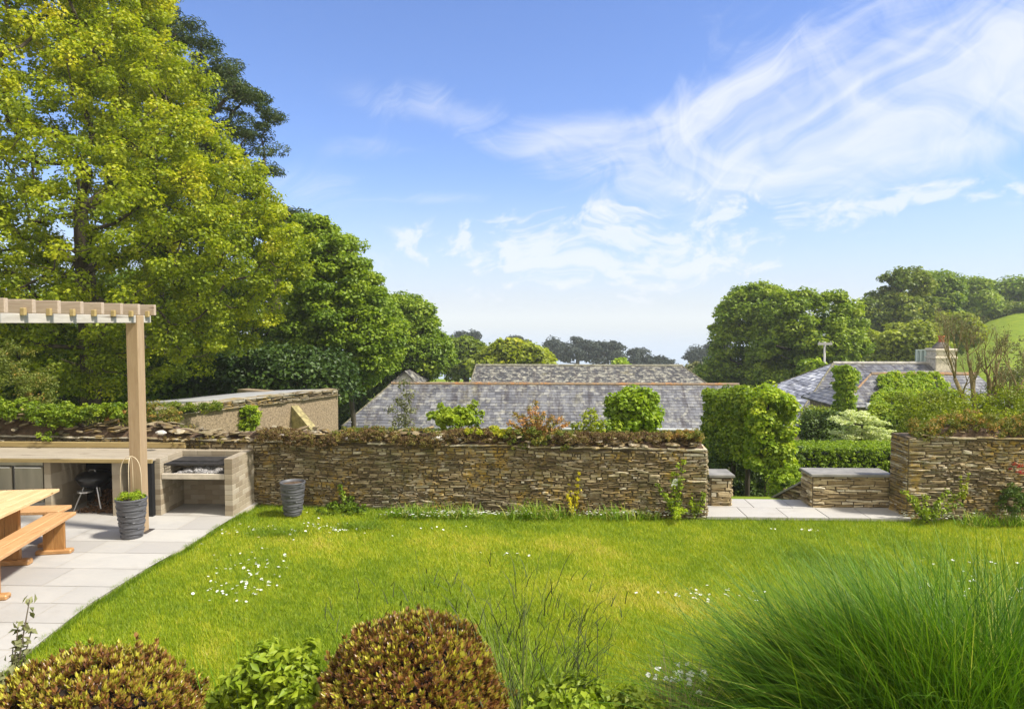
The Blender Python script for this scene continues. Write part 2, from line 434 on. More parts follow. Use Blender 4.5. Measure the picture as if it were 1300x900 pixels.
W_RAFT = woodmat('pink_sawn_rafter', (.33, .25, .18), (.45, .365, .28), .75, (1.5, 14, 14))
W_DECK = woodmat('grey_counter_boards', (.25, .21, .15), (.40, .345, .26), .75, (.7, 12, 12))
W_EDGE = woodmat('treated_timber', (.30, .22, .09), (.42, .32, .14), .7, (.8, 12, 12))
def brickmat():
    m, N, L = newmat('pale_concrete_brick')
    c = ramp(N, L, attr(N), [(0, (.20, .155, .10)), (.5, (.30, .25, .175)), (1, (.39, .34, .26))])
    n = nz(N, L, 7, 5, .65)
    c = mixc(N, L, mr(N, L, n, .5, .75, 0, .6), c, (.26, .21, .155))
    return finish(m, N, L, c, .9, nz(N, L, 70, 4, .7), .5, .004)
BRICK = brickmat(); BMORTAR = simple('pale_mortar', (.28, .235, .17), .95, ns=15, nv=.25)
SOOT = simple('sooty_steel', (.035, .032, .03), .6, .5, .3, ns=14, nv=.6)
STEEL = simple('brushed_stainless', (.24, .22, .17), .3, .5, .9, ns=1.6, nv=.35, sc=(2, 1, .3))
ALU = simple('aluminium', (.7, .7, .7), .3, .5, .9)
BLACK = simple('black_enamel', (.012, .012, .013), .3, .5)
BLACKM = simple('black_rubber_sheet', (.01, .01, .011), .7)
POTM = simple('grey_plastic', (.085, .085, .092), .5, .4, ns=6, nv=.15)
ASH = simple('ash', (.5, .48, .46), .95, ns=60, nv=.5)
CANE = simple('cane', (.55, .45, .3), .7)
TAGW = simple('white_plastic', (.8, .8, .8), .5)
CAPM = simple('slate_coping', (.20, .19, .17), .7, ns=5, nv=.3, bump=.3)
RENDER_ = simple('roughcast', (.23, .175, .11), .95, ns=28, nv=.45, bump=1.0)
SHEET = simple('roof_sheet', (.36, .355, .35), .45, .5, ns=3, nv=.2)
WHITEP = simple('white_paint', (.78, .78, .76), .6, ns=6, nv=.1)
CREAM = simple('cream_render', (.55, .49, .38), .9, ns=9, nv=.3, bump=.4)
CLAY = simple('clay_pot', (.42, .13, .06), .8)
GLASSD = simple('dark_glass', (.05, .06, .07), .1, .6)
GREYP = simple('weathered_pole', (.35, .34, .32), .8)
def slabmat():
    m, N, L = newmat('limestone_slab')
    c = ramp(N, L, attr(N), [(0, (.33, .31, .28)), (.5, (.365, .345, .31)), (1, (.41, .39, .35))])
    n = nz(N, L, 2.2, 5, .6, dist=.8, sc=(1, 2, 1))
    c = mixc(N, L, mr(N, L, n, .4, .75, 0, .5), c, (.30, .29, .27))
    d = nz(N, L, 1.1, 6, .7)
    c = mixc(N, L, mr(N, L, d, .55, .75, 0, .45), c, (.23, .20, .155))
    return finish(m, N, L, c, .7, nz(N, L, 18, 5, .6), .25, .006, .35)
SLAB = slabmat(); JOINT = simple('pale_pointing', (.46, .41, .32), .95, ns=20, nv=.25)

# ------------------------------------------------------------------ ground
def smooth(a, b, x):
    t = np.clip((x - a) / (b - a), 0, 1); return t*t*(3-2*t)
def terr(X, Y):
    z = np.zeros_like(X)
    d1 = smooth(10.6, 17, Y)
    z -= d1 * (2.6 + 1.8 * smooth(-9, 0, X) + 1.8 * smooth(18, 28, Y) * (1 - smooth(-9, 0, X)))
    z -= smooth(60, 400, Y) * 36
    r = X / np.maximum(Y, 1)
    hill = smooth(.50, .68, r) * (smooth(45, 72, Y) * 3.4 + smooth(70, 105, Y) * 5.6 + smooth(70, 130, Y) * 3 + smooth(100, 300, Y)*20)
    z += hill
    z += smooth(60, 140, Y) * smooth(-.1, -.5, r) * 3
    z -= 20 * smooth(300, 900, Y)
    return z
def groundmat():
    m, N, L = newmat('ground_grass')
    a = nz(N, L, 1.1, 5, .6); b = nz(N, L, 30, 4, .7)
    c = ramp(N, L, a, [(.3, (.11, .17, .008)), (.55, (.19, .25, .01)), (.75, (.29, .30, .03))])
    c = mixc(N, L, mr(N, L, b, .3, .7, .0, .6), c, (.07, .10, .015))
    return finish(m, N, L, c, .95, b, .5, .02, .1)
GROUND = groundmat()
ys = np.concatenate([np.linspace(-30, 10.45, 8), np.linspace(10.6, 20, 16), np.linspace(21, 60, 18), np.linspace(64, 150, 24), np.linspace(160, 420, 18), [600, 900, 1500]])
us = np.linspace(-1.6, 1.6, 90)
m = M(); V = []
for y in ys:
    w = max(y, 20) + 15
    V.append(np.stack([us * w, np.full(90, y), np.zeros(90)], 1))
V = np.concatenate(V)
V[:, 2] = terr(V[:, 0], V[:, 1]) - .03
ny = len(ys)
m.add(V, [(i*90+j, i*90+j+1, (i+1)*90+j+1, (i+1)*90+j) for i in range(ny-1) for j in range(89)])
tag(m.build('ground', GROUND, smooth=True), kind='structure')
m = M(); m.add([(-20000, 300, -42), (20000, 300, -42), (20000, 26000, -42), (-20000, 26000, -42)], [(0, 1, 2, 3)])
tag(m.build('sea', simple('sea_water', (.30, .36, .42), .3, .5)), kind='structure')

# patio slabs (joints run along x, rows of random length)
def edge_x(y):   # lawn boundary
    return np.interp(y, [4.5, 5.3, 6.6, 7.6, 8.1, 9.3, 9.9], EX)
_e = [G(-40, 884), G(6, 855), G(110, 772), G(202, 714), G(238, 696), G(286, 664), G(312, 650)]
EY = [p[1] for p in _e]; EXs = [p[0] for p in _e]
def edge_x(y): return np.interp(y, EY, EXs)
m = M(); m.box((-11, 3.0, -.02), (-3.3, 10.55, .012)); m2 = M()
m = M()
pts = [(-12, 3.4)] + [(edge_x(y) - .01, y) for y in np.linspace(3.4, EY[-1], 24)] + [(edge_x(9.9), 10.5), (-12, 10.5)]
m.add([(x, y, .0225) for x, y in pts], [list(range(len(pts)))])
n0 = len(pts)
for i in range(1, n0-2): m.add([(pts[i][0], pts[i][1], .0225), (pts[i+1][0], pts[i+1][1], .0225), (pts[i+1][0], pts[i+1][1], -.2), (pts[i][0], pts[i][1], -.2)], [(0, 1, 2, 3)])
tag(m.build('patio_bedding', JOINT), kind='structure')
y = 3.5
while y < 10.4:
    dy = random.choice([.3, .42, .5, .62]); x = -11.5 + random.uniform(0, .8)
    while True:
        dx = random.choice([.45, .6, .75, .9, 1.05])
        e0, e1 = edge_x(y), edge_x(y + dy)
        lim = min(e0, e1) if y < 9.6 else edge_x(9.9) - .01
        x1 = x + dx
        g = .007
        if x > lim + .2: break
        a1 = min(x1 - g, e0 if y < 9.6 else lim); b1 = min(x1 - g, e1 if y < 9.6 else lim)
        if a1 > x + .06 or b1 > x + .06:
            a1 = max(a1, x + .03); b1 = max(b1, x + .03)
            z = .0250 + random.uniform(-.0005, .001)
            y1 = min(y + dy - g, 10.48)
            Vv = [(x, y, z), (a1, y, z), (b1, y1, z), (x, y1, z)]
            m2.add(Vv, [(0, 1, 2, 3)], random.random())
        x = x1
        if x > lim: break
    y += dy
tag(m2.build('patio_slabs', SLAB), kind='structure')

# gate paving
m = M(); m.n
g0, g1, g2, g3 = G(897, 657.5), G(1148, 657.5), G(1128, 641), G(897, 641)
xs = np.linspace(g0[0], g1[0] + .05, 6)
for i in range(5):
    for (ya, yb) in ((g0[1], (g0[1] + g2[1]) / 2 + .1), ((g0[1] + g2[1]) / 2 + .11, g2[1] + .2)):
        off = .25 if ya > g0[1] else 0; xe_ = .0
        m.box((xs[i] + .006 + off * (i > 0), ya, -.02), (xs[i+1] - .006 + off * (i < 4), yb, .02 + random.uniform(-.002, .002)), random.uniform(.5, .8))
tag(m.build('gateway_paving', SLAB), kind='structure')

# ------------------------------------------------------------------ stone walls
def rubble(m, A, B, z0, z1, nrm, long_ends=(0, 0), rows=(.010, .032), lens=(.035, .19), prot=.034, tb=0.0, warp=.016):
    """stones on a vertical face from A to B (xy), heights z0..z1(t)"""
    A = np.array(A, float); B = np.array(B, float); d = B - A; Lh = np.linalg.norm(d); u = d / Lh
    nrm = np.array(nrm, float); nrm /= np.linalg.norm(nrm)
    ph = random.uniform(0, 9)
    z1f = z1 if callable(z1) else (lambda s: z1)
    zmax = max(z1f(0), z1f(Lh), z1f(Lh/2))
    z = z0
    while z < zmax:
        h = random.uniform(*rows) if random.random() < .82 else random.uniform(rows[1], rows[1]*1.7)
        s = random.uniform(-.08, 0)
        while s < Lh:
            le = random.uniform(*lens) * (1.3 if h < .03 else 1)
            if long_ends[0] and s < long_ends[0]: le = random.uniform(.16, .34)
            if long_ends[1] and s > Lh - long_ends[1]: le = random.uniform(.16, .34)
            s1 = min(s + le, Lh); s0 = max(s, 0)
            if s1 - s0 < .02: s = s1; continue
            if z + h * .6 < z1f((s0 + s1) / 2):
                w = warp * (math.sin(s * 2.1 + ph) + .6 * math.sin(s * 5.3 + z * 4 + ph)); w1 = warp * (math.sin(s1 * 2.1 + ph) + .6 * math.sin(s1 * 5.3 + z * 4 + ph))
                if z < z0 + .05: w = w1 = 0
                g = .004; hh = h * random.uniform(.8, 1.15)
                zz0 = z + g; jt = lambda q: random.uniform(-q, q)
                ring = [(s0+g, zz0+w+jt(.004)), ((s0+s1)/2+jt(.02), zz0+(w+w1)/2+jt(.005)), (s1-g, zz0+w1+jt(.004)),
                        (s1-g, zz0+hh+w1-g+jt(.006)), ((s0+s1)/2+jt(.02), zz0+hh+(w+w1)/2-g+jt(.007)), (s0+g, zz0+hh+w-g+jt(.006))]
                tl_ = random.gauss(0, .05); cm_ = (s0+s1)/2; ring = [(a_, b_ + (a_-cm_)*tl_) for a_, b_ in ring]
                cx = (s0+s1)/2; cz = sum(r[1] for r in ring)/6
                pr = random.uniform(.006, prot); V = []
                for (a, b) in ring: V.append((a, b, -.02))
                for (a, b) in ring: V.append((cx+(a-cx)*(1-.006/max(.03,(s1-s0)/2)), cz+(b-cz)*.92, pr*.55+jt(.004)))
                for (a, b) in ring: V.append((cx+(a-cx)*random.uniform(.7,.86), cz+(b-cz)*random.uniform(.5,.75), pr+jt(.006)))
                W = np.array([[A[0]+u[0]*a+nrm[0]*c, A[1]+u[1]*a+nrm[1]*c, b] for a, b, c in V])
                Fq = [(i, (i+1) % 6, 6+(i+1) % 6, 6+i) for i in range(6)] + [(6+i, 6+(i+1) % 6, 12+(i+1) % 6, 12+i) for i in range(6)]
                Fq += [(12, 13, 16, 17), (13, 14, 15, 16)]
                t = min(1, max(0, random.betavariate(1.3, 1.7) + tb + (.12 if (long_ends[1] and s > Lh-long_ends[1]) or (long_ends[0] and s < long_ends[0]) else 0)))
                m.add(W, Fq, t)
            s = s1
        z += h
def coping(m, A, B, z, nrm, depth, over=.03, tb=.2):
    A = np.array(A, float); B = np.array(B, float); d = B - A; Lh = np.linalg.norm(d); u = d / Lh; nrm = np.array(nrm, float)
    s = 0
    while s < Lh:
        le = random.uniform(.15, .5); s1 = min(Lh, s + le); o = over + random.uniform(-.015, .035)
        th = random.uniform(.012, .022); zz = z + random.uniform(-.008, .010)
        q = [A + u*(s+.004) + nrm*(o+random.uniform(-.01,.01)), A + u*(s+(s1-s)*.5) + nrm*(o+random.uniform(-.01,.015)), A + u*(s1-.004) + nrm*(o+random.uniform(-.01,.01)), A + u*(s1-.004) - nrm*depth, A + u*(s+.004) - nrm*depth]
        tl = random.uniform(-.008, .008)
        V = [(p[0], p[1], zz + (tl if i in (0, 4) else -tl)) for i, p in enumerate(q)] + [(p[0], p[1], zz + th + (tl if i in (0, 4) else -tl)) for i, p in enumerate(q)]
        m.add(V, [(0, 1, 6, 5), (1, 2, 7, 6), (2, 3, 8, 7), (3, 4, 9, 8), (4, 0, 5, 9)], min(1, max(0, random.uniform(.3, 1) + tb)))
        k = m.n - 10
        m.F.setdefault(5, []).append(np.array([[k+5, k+6, k+7, k+8, k+9], [k+4, k+3, k+2, k+1, k]]))
        s = s1
def topstones(m, A, B, z, nrm, depth, hgt, n, tb=0.0):
    A = np.array(A, float); B = np.array(B, float); d = B - A; Lh = np.linalg.norm(d); u = d / Lh; nrm = np.array(nrm, float)
    for _ in range(n):
        s = random.uniform(.05, Lh-.05); v = random.uniform(0, depth*.9); top = hgt(s) * (1 - .4*abs(v/depth - .45)) 
        c = A + u*s - nrm*v; zz = z + random.uniform(.0, 1) * top
        r = np.array([random.uniform(.04, .15), random.uniform(.03, .09), random.uniform(.006, .020)])
        k = 7; th = np.arange(k)*2*math.pi/k; rr = np.array([random.uniform(.7, 1.15) for _ in th]); V = []
        rz = random.uniform(0, 3); tx = random.uniform(-.25, .25); ty = random.uniform(-.25, .1)
        for zl, sc in ((-1, .8), (.1, 1), (1, .7)):
            x = np.cos(th)*rr*r[0]*sc; y = np.sin(th)*rr*r[1]*sc; zq = zl*r[2] + x*tx + y*ty
            V.append(np.stack([c[0]+x*math.cos(rz)-y*math.sin(rz), c[1]+x*math.sin(rz)+y*math.cos(rz), zz+zq], 1))
        V = np.concatenate(V)
        m.add(V, [(i*k+j, i*k+(j+1)%k, (i+1)*k+(j+1)%k, (i+1)*k+j) for i in range(2) for j in range(k)], min(1, max(0, random.betavariate(2, 2)+tb)))
        b = m.n - len(V); m.F.setdefault(k, []).append(np.array([[b+2*k+j for j in range(k)]]))
def mound(A, B, z, nrm, depth, hgt, name, parent, mat, seg=90):
    """soil heaped along the top of a wall"""
    A = np.array(A, float); B = np.array(B, float); d = B - A; Lh = np.linalg.norm(d); u = d / Lh; nrm = np.array(nrm, float)
    m = M(); V = []; nv = 8
    for i in range(seg+1):
        s = Lh*i/seg
        for j in range(nv+1):
            t = j/nv; v = -.0 + t*depth
            hh = hgt(s) * (math.sin(math.pi*min(1, max(0, t)))**.5) + random.uniform(-.025, .02)
            p = A + u*s - nrm*v; V.append((p[0], p[1], z - .01 + max(0, hh)))
    m.add(V, [(i*(nv+1)+j, (i+1)*(nv+1)+j, (i+1)*(nv+1)+j+1, i*(nv+1)+j+1) for i in range(seg) for j in range(nv)])
    return m.build(name, mat, parent, smooth=True)

nF = (0.03, -1.0)
wl0 = G(-330, 650)[:2]; 
WA = np.array([-12.0, 10.45]); WBp = G(897, 657)
WB = np.array([WBp[0], WBp[1]])
WM = np.array([G(316, 645)[0], G(290, 657)[1] + .735])     # where the brick barbecue meets the wall
dirw = (WB - WM); dirw /= np.linalg.norm(dirw); nW = np.array([dirw[1], -dirw[0]])
WA = WM - dirw * 8.2
LW = np.linalg.norm(WB - WA); ZW = .935
def hL(s):
    f = s / LW
    base = np.interp(f, [0, .3, .42, .50, .62, .75, .85, .96, 1.0], [.34, .27, .17, .11, .12, .12, .11, .10, .03])
    return float(base * (1 + .25*math.sin(s*3.1) + .15*math.sin(s*7.7+1)))
wall = thing('garden_wall', 'long mossy rubble stone garden wall with overgrown top, running behind the brick barbecue', 'wall', (WA[0], WA[1], 0))
m = M(); 
q = [WA - nW*.0, WB - dirw*.02, WB - dirw*.02 - nW*.42, WA - nW*.42]
V = [(p[0], p[1], -.4) for p in q] + [(p[0], p[1], ZW) for p in q]
m.add(V, [(0,1,5,4),(1,2,6,5),(2,3,7,6),(3,0,4,7),(4,5,6,7)]); m.build('wall_core', MORTAR, wall)
m = M()
rubble(m, WA, WB, -.02, ZW - .02, nW, (0, .38))
rubble(m, WB, WB - nW*.42, -.02, ZW - .02, dirw, (0, 0), lens=(.15, .4))
m.build('stone_face', STONE, wall)
m = M(); coping(m, WA, WB, ZW, nW, .42); m.build('coping', STONE, wall)
mound(WA, WB - dirw*.05, ZW + .01, nW, .42, hL, 'soil_top', wall, SOIL, 160)
m = M(); topstones(m, WA, WB - dirw*.1, ZW + .0, nW, .42, lambda s: hL(s)*1.25+.02, 1000, .0); m.build('loose_stones', stonemat('weathered_top_stone', .72, .4), wall)
# pale quartz lumps on top
m = M()
for (px, py) in ((205, 549), (358, 553), (440, 557), (451, 556), (556, 556), (582, 557)):
    p = P(px, py, 9.75); s0 = random.uniform(.04, .075)
    th = np.arange(7)*2*math.pi/7; V = []
    for zl, sc in ((-1, .6), (-.3, 1), (.4, .9), (1, .4)):
        rr = np.array([random.uniform(.8, 1.2) for _ in th])
        V.append(np.stack([p[0]+np.cos(th)*s0*1.3*sc*rr, p[1]+np.sin(th)*s0*sc*rr, p[2]+zl*s0*.5+rr*0], 1))
    V = np.concatenate(V); m.add(V, [(i*7+j, i*7+(j+1)%7, (i+1)*7+(j+1)%7, (i+1)*7+j) for i in range(3) for j in range(7)], .95)
    b = m.n-28; m.F.setdefault(7, []).append(np.array([[b+21+j for j in range(7)]]))
m.build('quartz_stones', simple('quartz', (.45, .42, .37), .8, ns=20, nv=.25), wall)

# right hand wall
RA = G(1151, 657.5)[:2]; RBf = np.array([RA[0] + 6.0, RA[1] - .12]); ZR = 1.12
dr = (RBf - RA)/np.linalg.norm(RBf - RA); nR = np.array([dr[1], -dr[0]])
RC = np.array([P(1129, 650, 9.95)[0], RA[1] + .42])
wallr = thing('garden_wall', 'stone garden wall right of the paved gateway, squared stacked end and rusty plants on top', 'wall', (RA[0], RA[1], 0))
m = M(); q = [RA, RBf, RBf - nR*.42, RC]
V = [(p[0], p[1], -.4) for p in q] + [(p[0], p[1], ZR) for p in q]
m.add(V, [(0,1,5,4),(1,2,6,5),(2,3,7,6),(3,0,4,7),(4,5,6,7)]); m.build('wall_core', MORTAR, wallr)
m = M(); rubble(m, RA, RBf, -.02, ZR - .02, nR, (.34, 0))
eN = np.array([-(RC-RA)[1], (RC-RA)[0]]); eN /= np.linalg.norm(eN)
rubble(m, RC, RA, -.02, ZR - .02, eN, (0, 0), lens=(.18, .42), tb=.12, warp=.004)
m.build('stone_face', STONE, wallr)
def hR(s): return float(np.interp(s, [0, .3, .6, 6], [.04, .1, .14, .16]) * (1+.2*math.sin(s*4)))
m = M(); coping(m, RA + dr*.25, RBf, ZR, nR, .40); m.build('coping', STONE, wallr)
mound(RA + dr*.2, RBf, ZR + .01, nR, .40, hR, 'soil_top', wallr, SOIL, 70)
m = M(); topstones(m, RA + dr*.1, RBf, ZR - .01, nR, .40, hR, 80, .05); m.build('loose_stones', STONE, wallr)

# low piers and steps wall
def pier(name, label, px0, px1, Y, ybot, ytop, th, cat='wall'):
    a = P(px0, ybot, Y); b = P(px1, ybot, Y); zt = P(px0, ytop, Y)[2]
    t = thing(name, label, cat, (a[0], a[1], 0))
    m = M(); m.box((a[0], Y, -.5), (b[0], Y+th, zt-.03)); m.build('wall_core', MORTAR, t)
    m = M(); A = np.array([a[0], Y]); B = np.array([b[0], Y])
    rubble(m, A, B, -.01, zt - .03, (0, -1), rows=(.02, .042), lens=(.12, .38), prot=.026, tb=.12, warp=.006)
    rubble(m, A + [0, th], A, -.01, zt - .03, (-1, 0), rows=(.02, .042), lens=(.12, .3), tb=.1, warp=.006)
    rubble(m, B, B + [0, th], -.01, zt - .03, (1, 0), rows=(.02, .042), lens=(.12, .3), tb=.1, warp=.006)
    m.build('stone_face', STONE_TAN, t)
    m = M(); m.bbox((a[0]-.04, Y-.045, zt-.028), (b[0]+.04, Y+th+.03, zt+.012), .006); m.build('slate_cap', CAPM, t)
    return t
pier('low_wall', 'small square stacked stone pier with slate cap, at the left side of the gateway', 902, 928, 10.0, 645, 603, .35, 'pier')
pier('low_wall', 'low stacked stone wall with slate cap between the steps and the right hand wall', 1031, 1129, 9.98, 645, 602, .38)
# sloping wall down the steps
t = thing('step_wall', 'sloping stone wall with thin coping going down beside the garden steps', 'wall', (3.5, 10.4, 0))
a = P(1036, 604, 10.2); b = P(960, 644, 11.3)
m = M(); th = .3
V = [(b[0], b[1], -1.6), (a[0], a[1], -1.6), (a[0]+.25, a[1]+th, -1.6), (b[0]+.25, b[1]+th, -1.6), (b[0], b[1], b[2]), (a[0], a[1], a[2]), (a[0]+.25, a[1]+th, a[2]), (b[0]+.25, b[1]+th, b[2])]
m.add(V, [(0,1,5,4),(1,2,6,5),(2,3,7,6),(3,0,4,7),(4,5,6,7)]); m.build('wall_core', MORTAR, t)
m = M(); A = np.array([b[0], b[1]]); B = np.array([a[0], a[1]]); LL = np.linalg.norm(B-A); dd = (B-A)/LL
rubble(m, A, B, -.9, lambda s: b[2] + (a[2]-b[2])*s/LL - .03, (dd[1], -dd[0]), lens=(.1, .3), rows=(.02, .045), tb=.05)
m.build('stone_face', STONE_TAN, t)
m = M(); nn = np.array([dd[1], -dd[0]])
for k in (0,):
    q0 = np.array([b[0], b[1]]) + nn*.04; q1 = np.array([a[0], a[1]]) + nn*.04; q2 = q1 - nn*.38; q3 = q0 - nn*.38
    V = [(q0[0], q0[1], b[2]), (q1[0], q1[1], a[2]), (q2[0], q2[1], a[2]), (q3[0], q3[1], b[2])]
    V = V + [(x, y, z+.035) for x, y, z in V]
    m.add(V, [(0,1,5,4),(1,2,6,5),(2,3,7,6),(3,0,4,7),(4,5,6,7)])
m.build('slate_cap', CAPM, t)

# ------------------------------------------------------------------ slate roofs
def slates(m, eL, eR, rR, rL, course=.22, wid=.28, lift=.018):
    eL, eR, rR, rL = [np.array(v, float) for v in (eL, eR, rR, rL)]
    n = np.cross(eR-eL, rL-eL + (rR-eR)); n /= np.linalg.norm(n)
    if n[2] < 0: n = -n
    hgt = max(np.linalg.norm(rL-eL), np.linalg.norm((rL+rR)/2-(eL+eR)/2)); rows = max(2, int(hgt/course))
    h0 = abs(np.linalg.norm(np.cross(eR-eL, (rL+rR)/2-eL))/np.linalg.norm(eR-eL)); rows = max(2, int(h0/course))
    ax = (eR-eL)/np.linalg.norm(eR-eL)
    V = []; T = []
    for i in range(rows):
        t0, t1 = i/rows, min(1, (i+1)/rows + .15/rows)
        a0, b0 = eL+(rL-eL)*t0, eR+(rR-eR)*t0; a1, b1 = eL+(rL-eL)*t1, eR+(rR-eR)*t1
        s0, s1 = (a0-eL).dot(ax), (b0-eL).dot(ax); q0, q1 = (a1-eL).dot(ax), (b1-eL).dot(ax)
        o0 = a0 - ax*s0; o1 = a1 - ax*q0
        x = s0 - wid + (wid/2 if i % 2 else 0) + random.uniform(-.02, .02)
        while x < s1:
            w = wid*random.uniform(.85, 1.1); xa, xb = max(x+.004, min(s0, s1)), min(x+w-.004, s1); ya, yb = max(x+.004, q0), min(x+w-.004, q1)
            if xb > xa + .01 or yb > ya + .01:
                xb = max(xb, xa+.005); yb = max(yb, ya+.002); ya = min(ya, yb)
                lf = lift + random.uniform(-.004, .006); th = .008
                V += [o0+ax*xa+n*lf, o0+ax*xb+n*(lf+random.uniform(-.003,.003)), o1+ax*yb+n*.004, o1+ax*ya+n*.004, o0+ax*xa+n*(lf-th-.006), o0+ax*xb+n*(lf-th-.006)]
                tt = random.betavariate(2.2, 2.0); T += [tt]*6
            x += w
    k = len(V)//6; b = np.arange(k)[:, None]*6
    m.add(V, np.concatenate([b+[0,1,2,3], b+[4,5,1,0]]), T)
    m.add([eL-n*.02, eR-n*.02, rR-n*.02, rL-n*.02, eL-n*.09, eR-n*.09, rR-n*.09, rL-n*.09], [(0,1,2,3),(7,6,5,4),(0,4,5,1),(1,5,6,2),(2,6,7,3),(3,7,4,0)], .1)
def ridge(m, a, b, r=.11, le=.95):
    a = np.array(a, float); b = np.array(b, float); L_ = np.linalg.norm(b-a); n = max(1, int(L_/le)); d = (b-a)/L_
    for i in range(n):
        p0 = a + d*(i*L_/n-.01); p1 = a + d*((i+1)*L_/n+.01)
        rr = r*random.uniform(.93, 1.07); m.tube([p0, p1], rr, 8, random.random())
HIPM = simple('mossy_hip', (.15, .135, .085), .9, ns=6, nv=.5)
def hiproof(t, eL, eR, rL, rR, backdepth, mat, wallz, wallmat, eaves=.25, course=.22, rt=RIDGE, ridge_r=.085, wid=.28, hm=None):
    """front eave eL-eR, ridge rL-rR, back eave mirrored; hips at either end"""
    eL, eR, rL, rR = [np.array(v, float) for v in (eL, eR, rL, rR)]
    bL = eL.copy(); bL[1] = 2*rL[1]-eL[1]; bR = eR.copy(); bR[1] = 2*rR[1]-eR[1]
    m = M(); slates(m, eL, eR, rR, rL, course, wid); slates(m, bR, bL, rL, rR, course, wid)
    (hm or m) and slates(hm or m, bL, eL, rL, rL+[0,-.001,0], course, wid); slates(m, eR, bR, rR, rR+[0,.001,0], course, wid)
    ro = m.build('roof', mat, t)
    m = M(); ridge(m, rL, rR, ridge_r)
    m.build('ridge_tiles', rt, ro_child(ro, t)); 
    for e, r in ((eL, rL), (bL, rL), (eR, rR), (bR, rR)):
        m = M(); ridge(m, e, r, ridge_r*.5); m.build('hip_tiles', HIPM, ro)
    m = M(); x0, x1 = eL[0]+eaves, eR[0]-eaves; y0, y1 = eL[1]+eaves, bL[1]-eaves
    m.box((x0, y0, wallz), (x1, y1, eL[2]-.03)); m.build('wall', wallmat, t)
    return ro
def ro_child(ro, t):
    ro['_o'] = list(t['_o']); return ro
# main long barn
bt = thing('barn', 'long low barn with grey slate roof and orange lichened ridge, behind the garden wall', 'barn', (0, 30, -4.5))
Ye, Yr = 30.0, 32.5
eL = P(434, 541, Ye); eR = P(975, 543, Ye); rL = P(497, 487, Yr); rR = P(938, 491, Yr)
eR[2] = eL[2]; rR[2] = rL[2]
bl = hiproof(bt, eL, eR, rL, rR, 3, SLATE, -5, simple('barn_stone', (.26, .22, .16), .95, ns=6, nv=.4, bump=.8), wid=.26, course=.2)
m = M(); m.tube([eL + [.1, -.08, -.06], eR + [-.1, -.08, -.06]], .07, 8); m.build('gutter', simple('pale_gutter', (.35, .36, .36), .5), bt)
# gablet poking over the left of the ridge
m = M(); a = P(496, 486, 33.2); b = P(530, 486, 33.2); c = P(514, 471, 33.2)
bk = np.array([0, 3.0, -.05])
m.add([a, b, c], [(0, 1, 2)]); wf = m.build('gablet_face', simple('lead_white', (.55, .53, .5), .6, ns=8, nv=.2), bt)
m = M(); slates(m, a + [-.15, -.12, -.08], a + bk + [-.15, 0, 0], c + bk, c + [0, -.12, .03]); slates(m, b + bk + [.15, 0, 0], b + [.15, -.12, -.08], c + [0, -.12, .03], c + bk)
m.build('gablet_roof', SLATE_OLD, bt)
# second barn
bt = thing('barn', 'second barn farther back with a blotchy lichen covered slate roof', 'barn', (4, 44, -6))
eL = P(590, 505, 41); eR = P(925, 505, 41); rL = P(604, 464, 44.5); rR = P(866, 466, 44.5); eR[2] = eL[2]; rR[2] = rL[2]; eL[0] = rL[0] - .3
hiproof(bt, eL, eR, rL, rR, 3, SLATE_OLD, -7, simple('barn_stone_far', (.26, .22, .16), .95, ns=6, nv=.4), rt=simple('mossy_ridge', (.2, .19, .14), .9, ns=5, nv=.5), ridge_r=.1)

# house on the right
STW = simple('house_stone', (.24, .20, .15), .95, ns=7, nv=.5, bump=.8)
ht = thing('house', 'slate roofed stone house with cream chimney and green climber over its roof', 'house', (15, 34, -5))
eL = P(1018, 521, 32.5); eR = P(1262, 521, 32.5); rL = P(1058, 461, 36.3); rR = P(1203, 461, 36.3); eR[2] = eL[2]; rR[2] = rL[2]
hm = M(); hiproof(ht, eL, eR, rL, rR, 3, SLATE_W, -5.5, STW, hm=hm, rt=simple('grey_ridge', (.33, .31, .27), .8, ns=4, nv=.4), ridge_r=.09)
hm.build('hip_slope', SLATE_HIP, ht)
m = M(); m.tube([eL + [0, -.07, -.05], eR + [0, -.07, -.05]], .06, 8); m.tube([eL + [-.07, 0, -.05], eL + [-.07, 7.5, -.05]], .06, 8); m.build('gutter', WHITEP, ht)
eL2 = P(1066, 517, 27.3); eR2 = P(1290, 517, 27.3); rL2 = P(1106, 475, 29.3); rR2 = P(1240, 475, 29.3); eR2[2] = eL2[2]; rR2[2] = rL2[2]
w2 = M(); slates(w2, eL2, eR2, rR2, rL2, .2, .28); bL2 = eL2.copy(); bL2[1] = 31.3; bR2 = eR2.copy(); bR2[1] = 31.3
slates(w2, bL2, eL2, rL2, rL2 + [0, -.001, 0]); slates(w2, bR2, bL2, rL2, rR2); slates(w2, eR2, bR2, rR2, rR2 + [0, .001, 0])
wo = w2.build('wing_roof', SLATE, ht)
m = M(); ridge(m, rL2, rR2, .09); ridge(m, eL2, rL2, .05); m.build('ridge_tiles', RIDGE, ro_child(wo, ht))
m = M(); m.box((eL2[0]+.3, 27.6, -5.5), (eR2[0]-.3, 31, eL2[2]-.03)); m.build('wing_wall', STW, ht)
# white fascia seen under wing eave
m = M(); a = P(1100, 512, 27.15); b = P(1119, 519, 27.15); m.box((a[0], 27.1, b[2]), (b[0], 27.2, a[2])); m.build('white_fascia', WHITEP, ht)
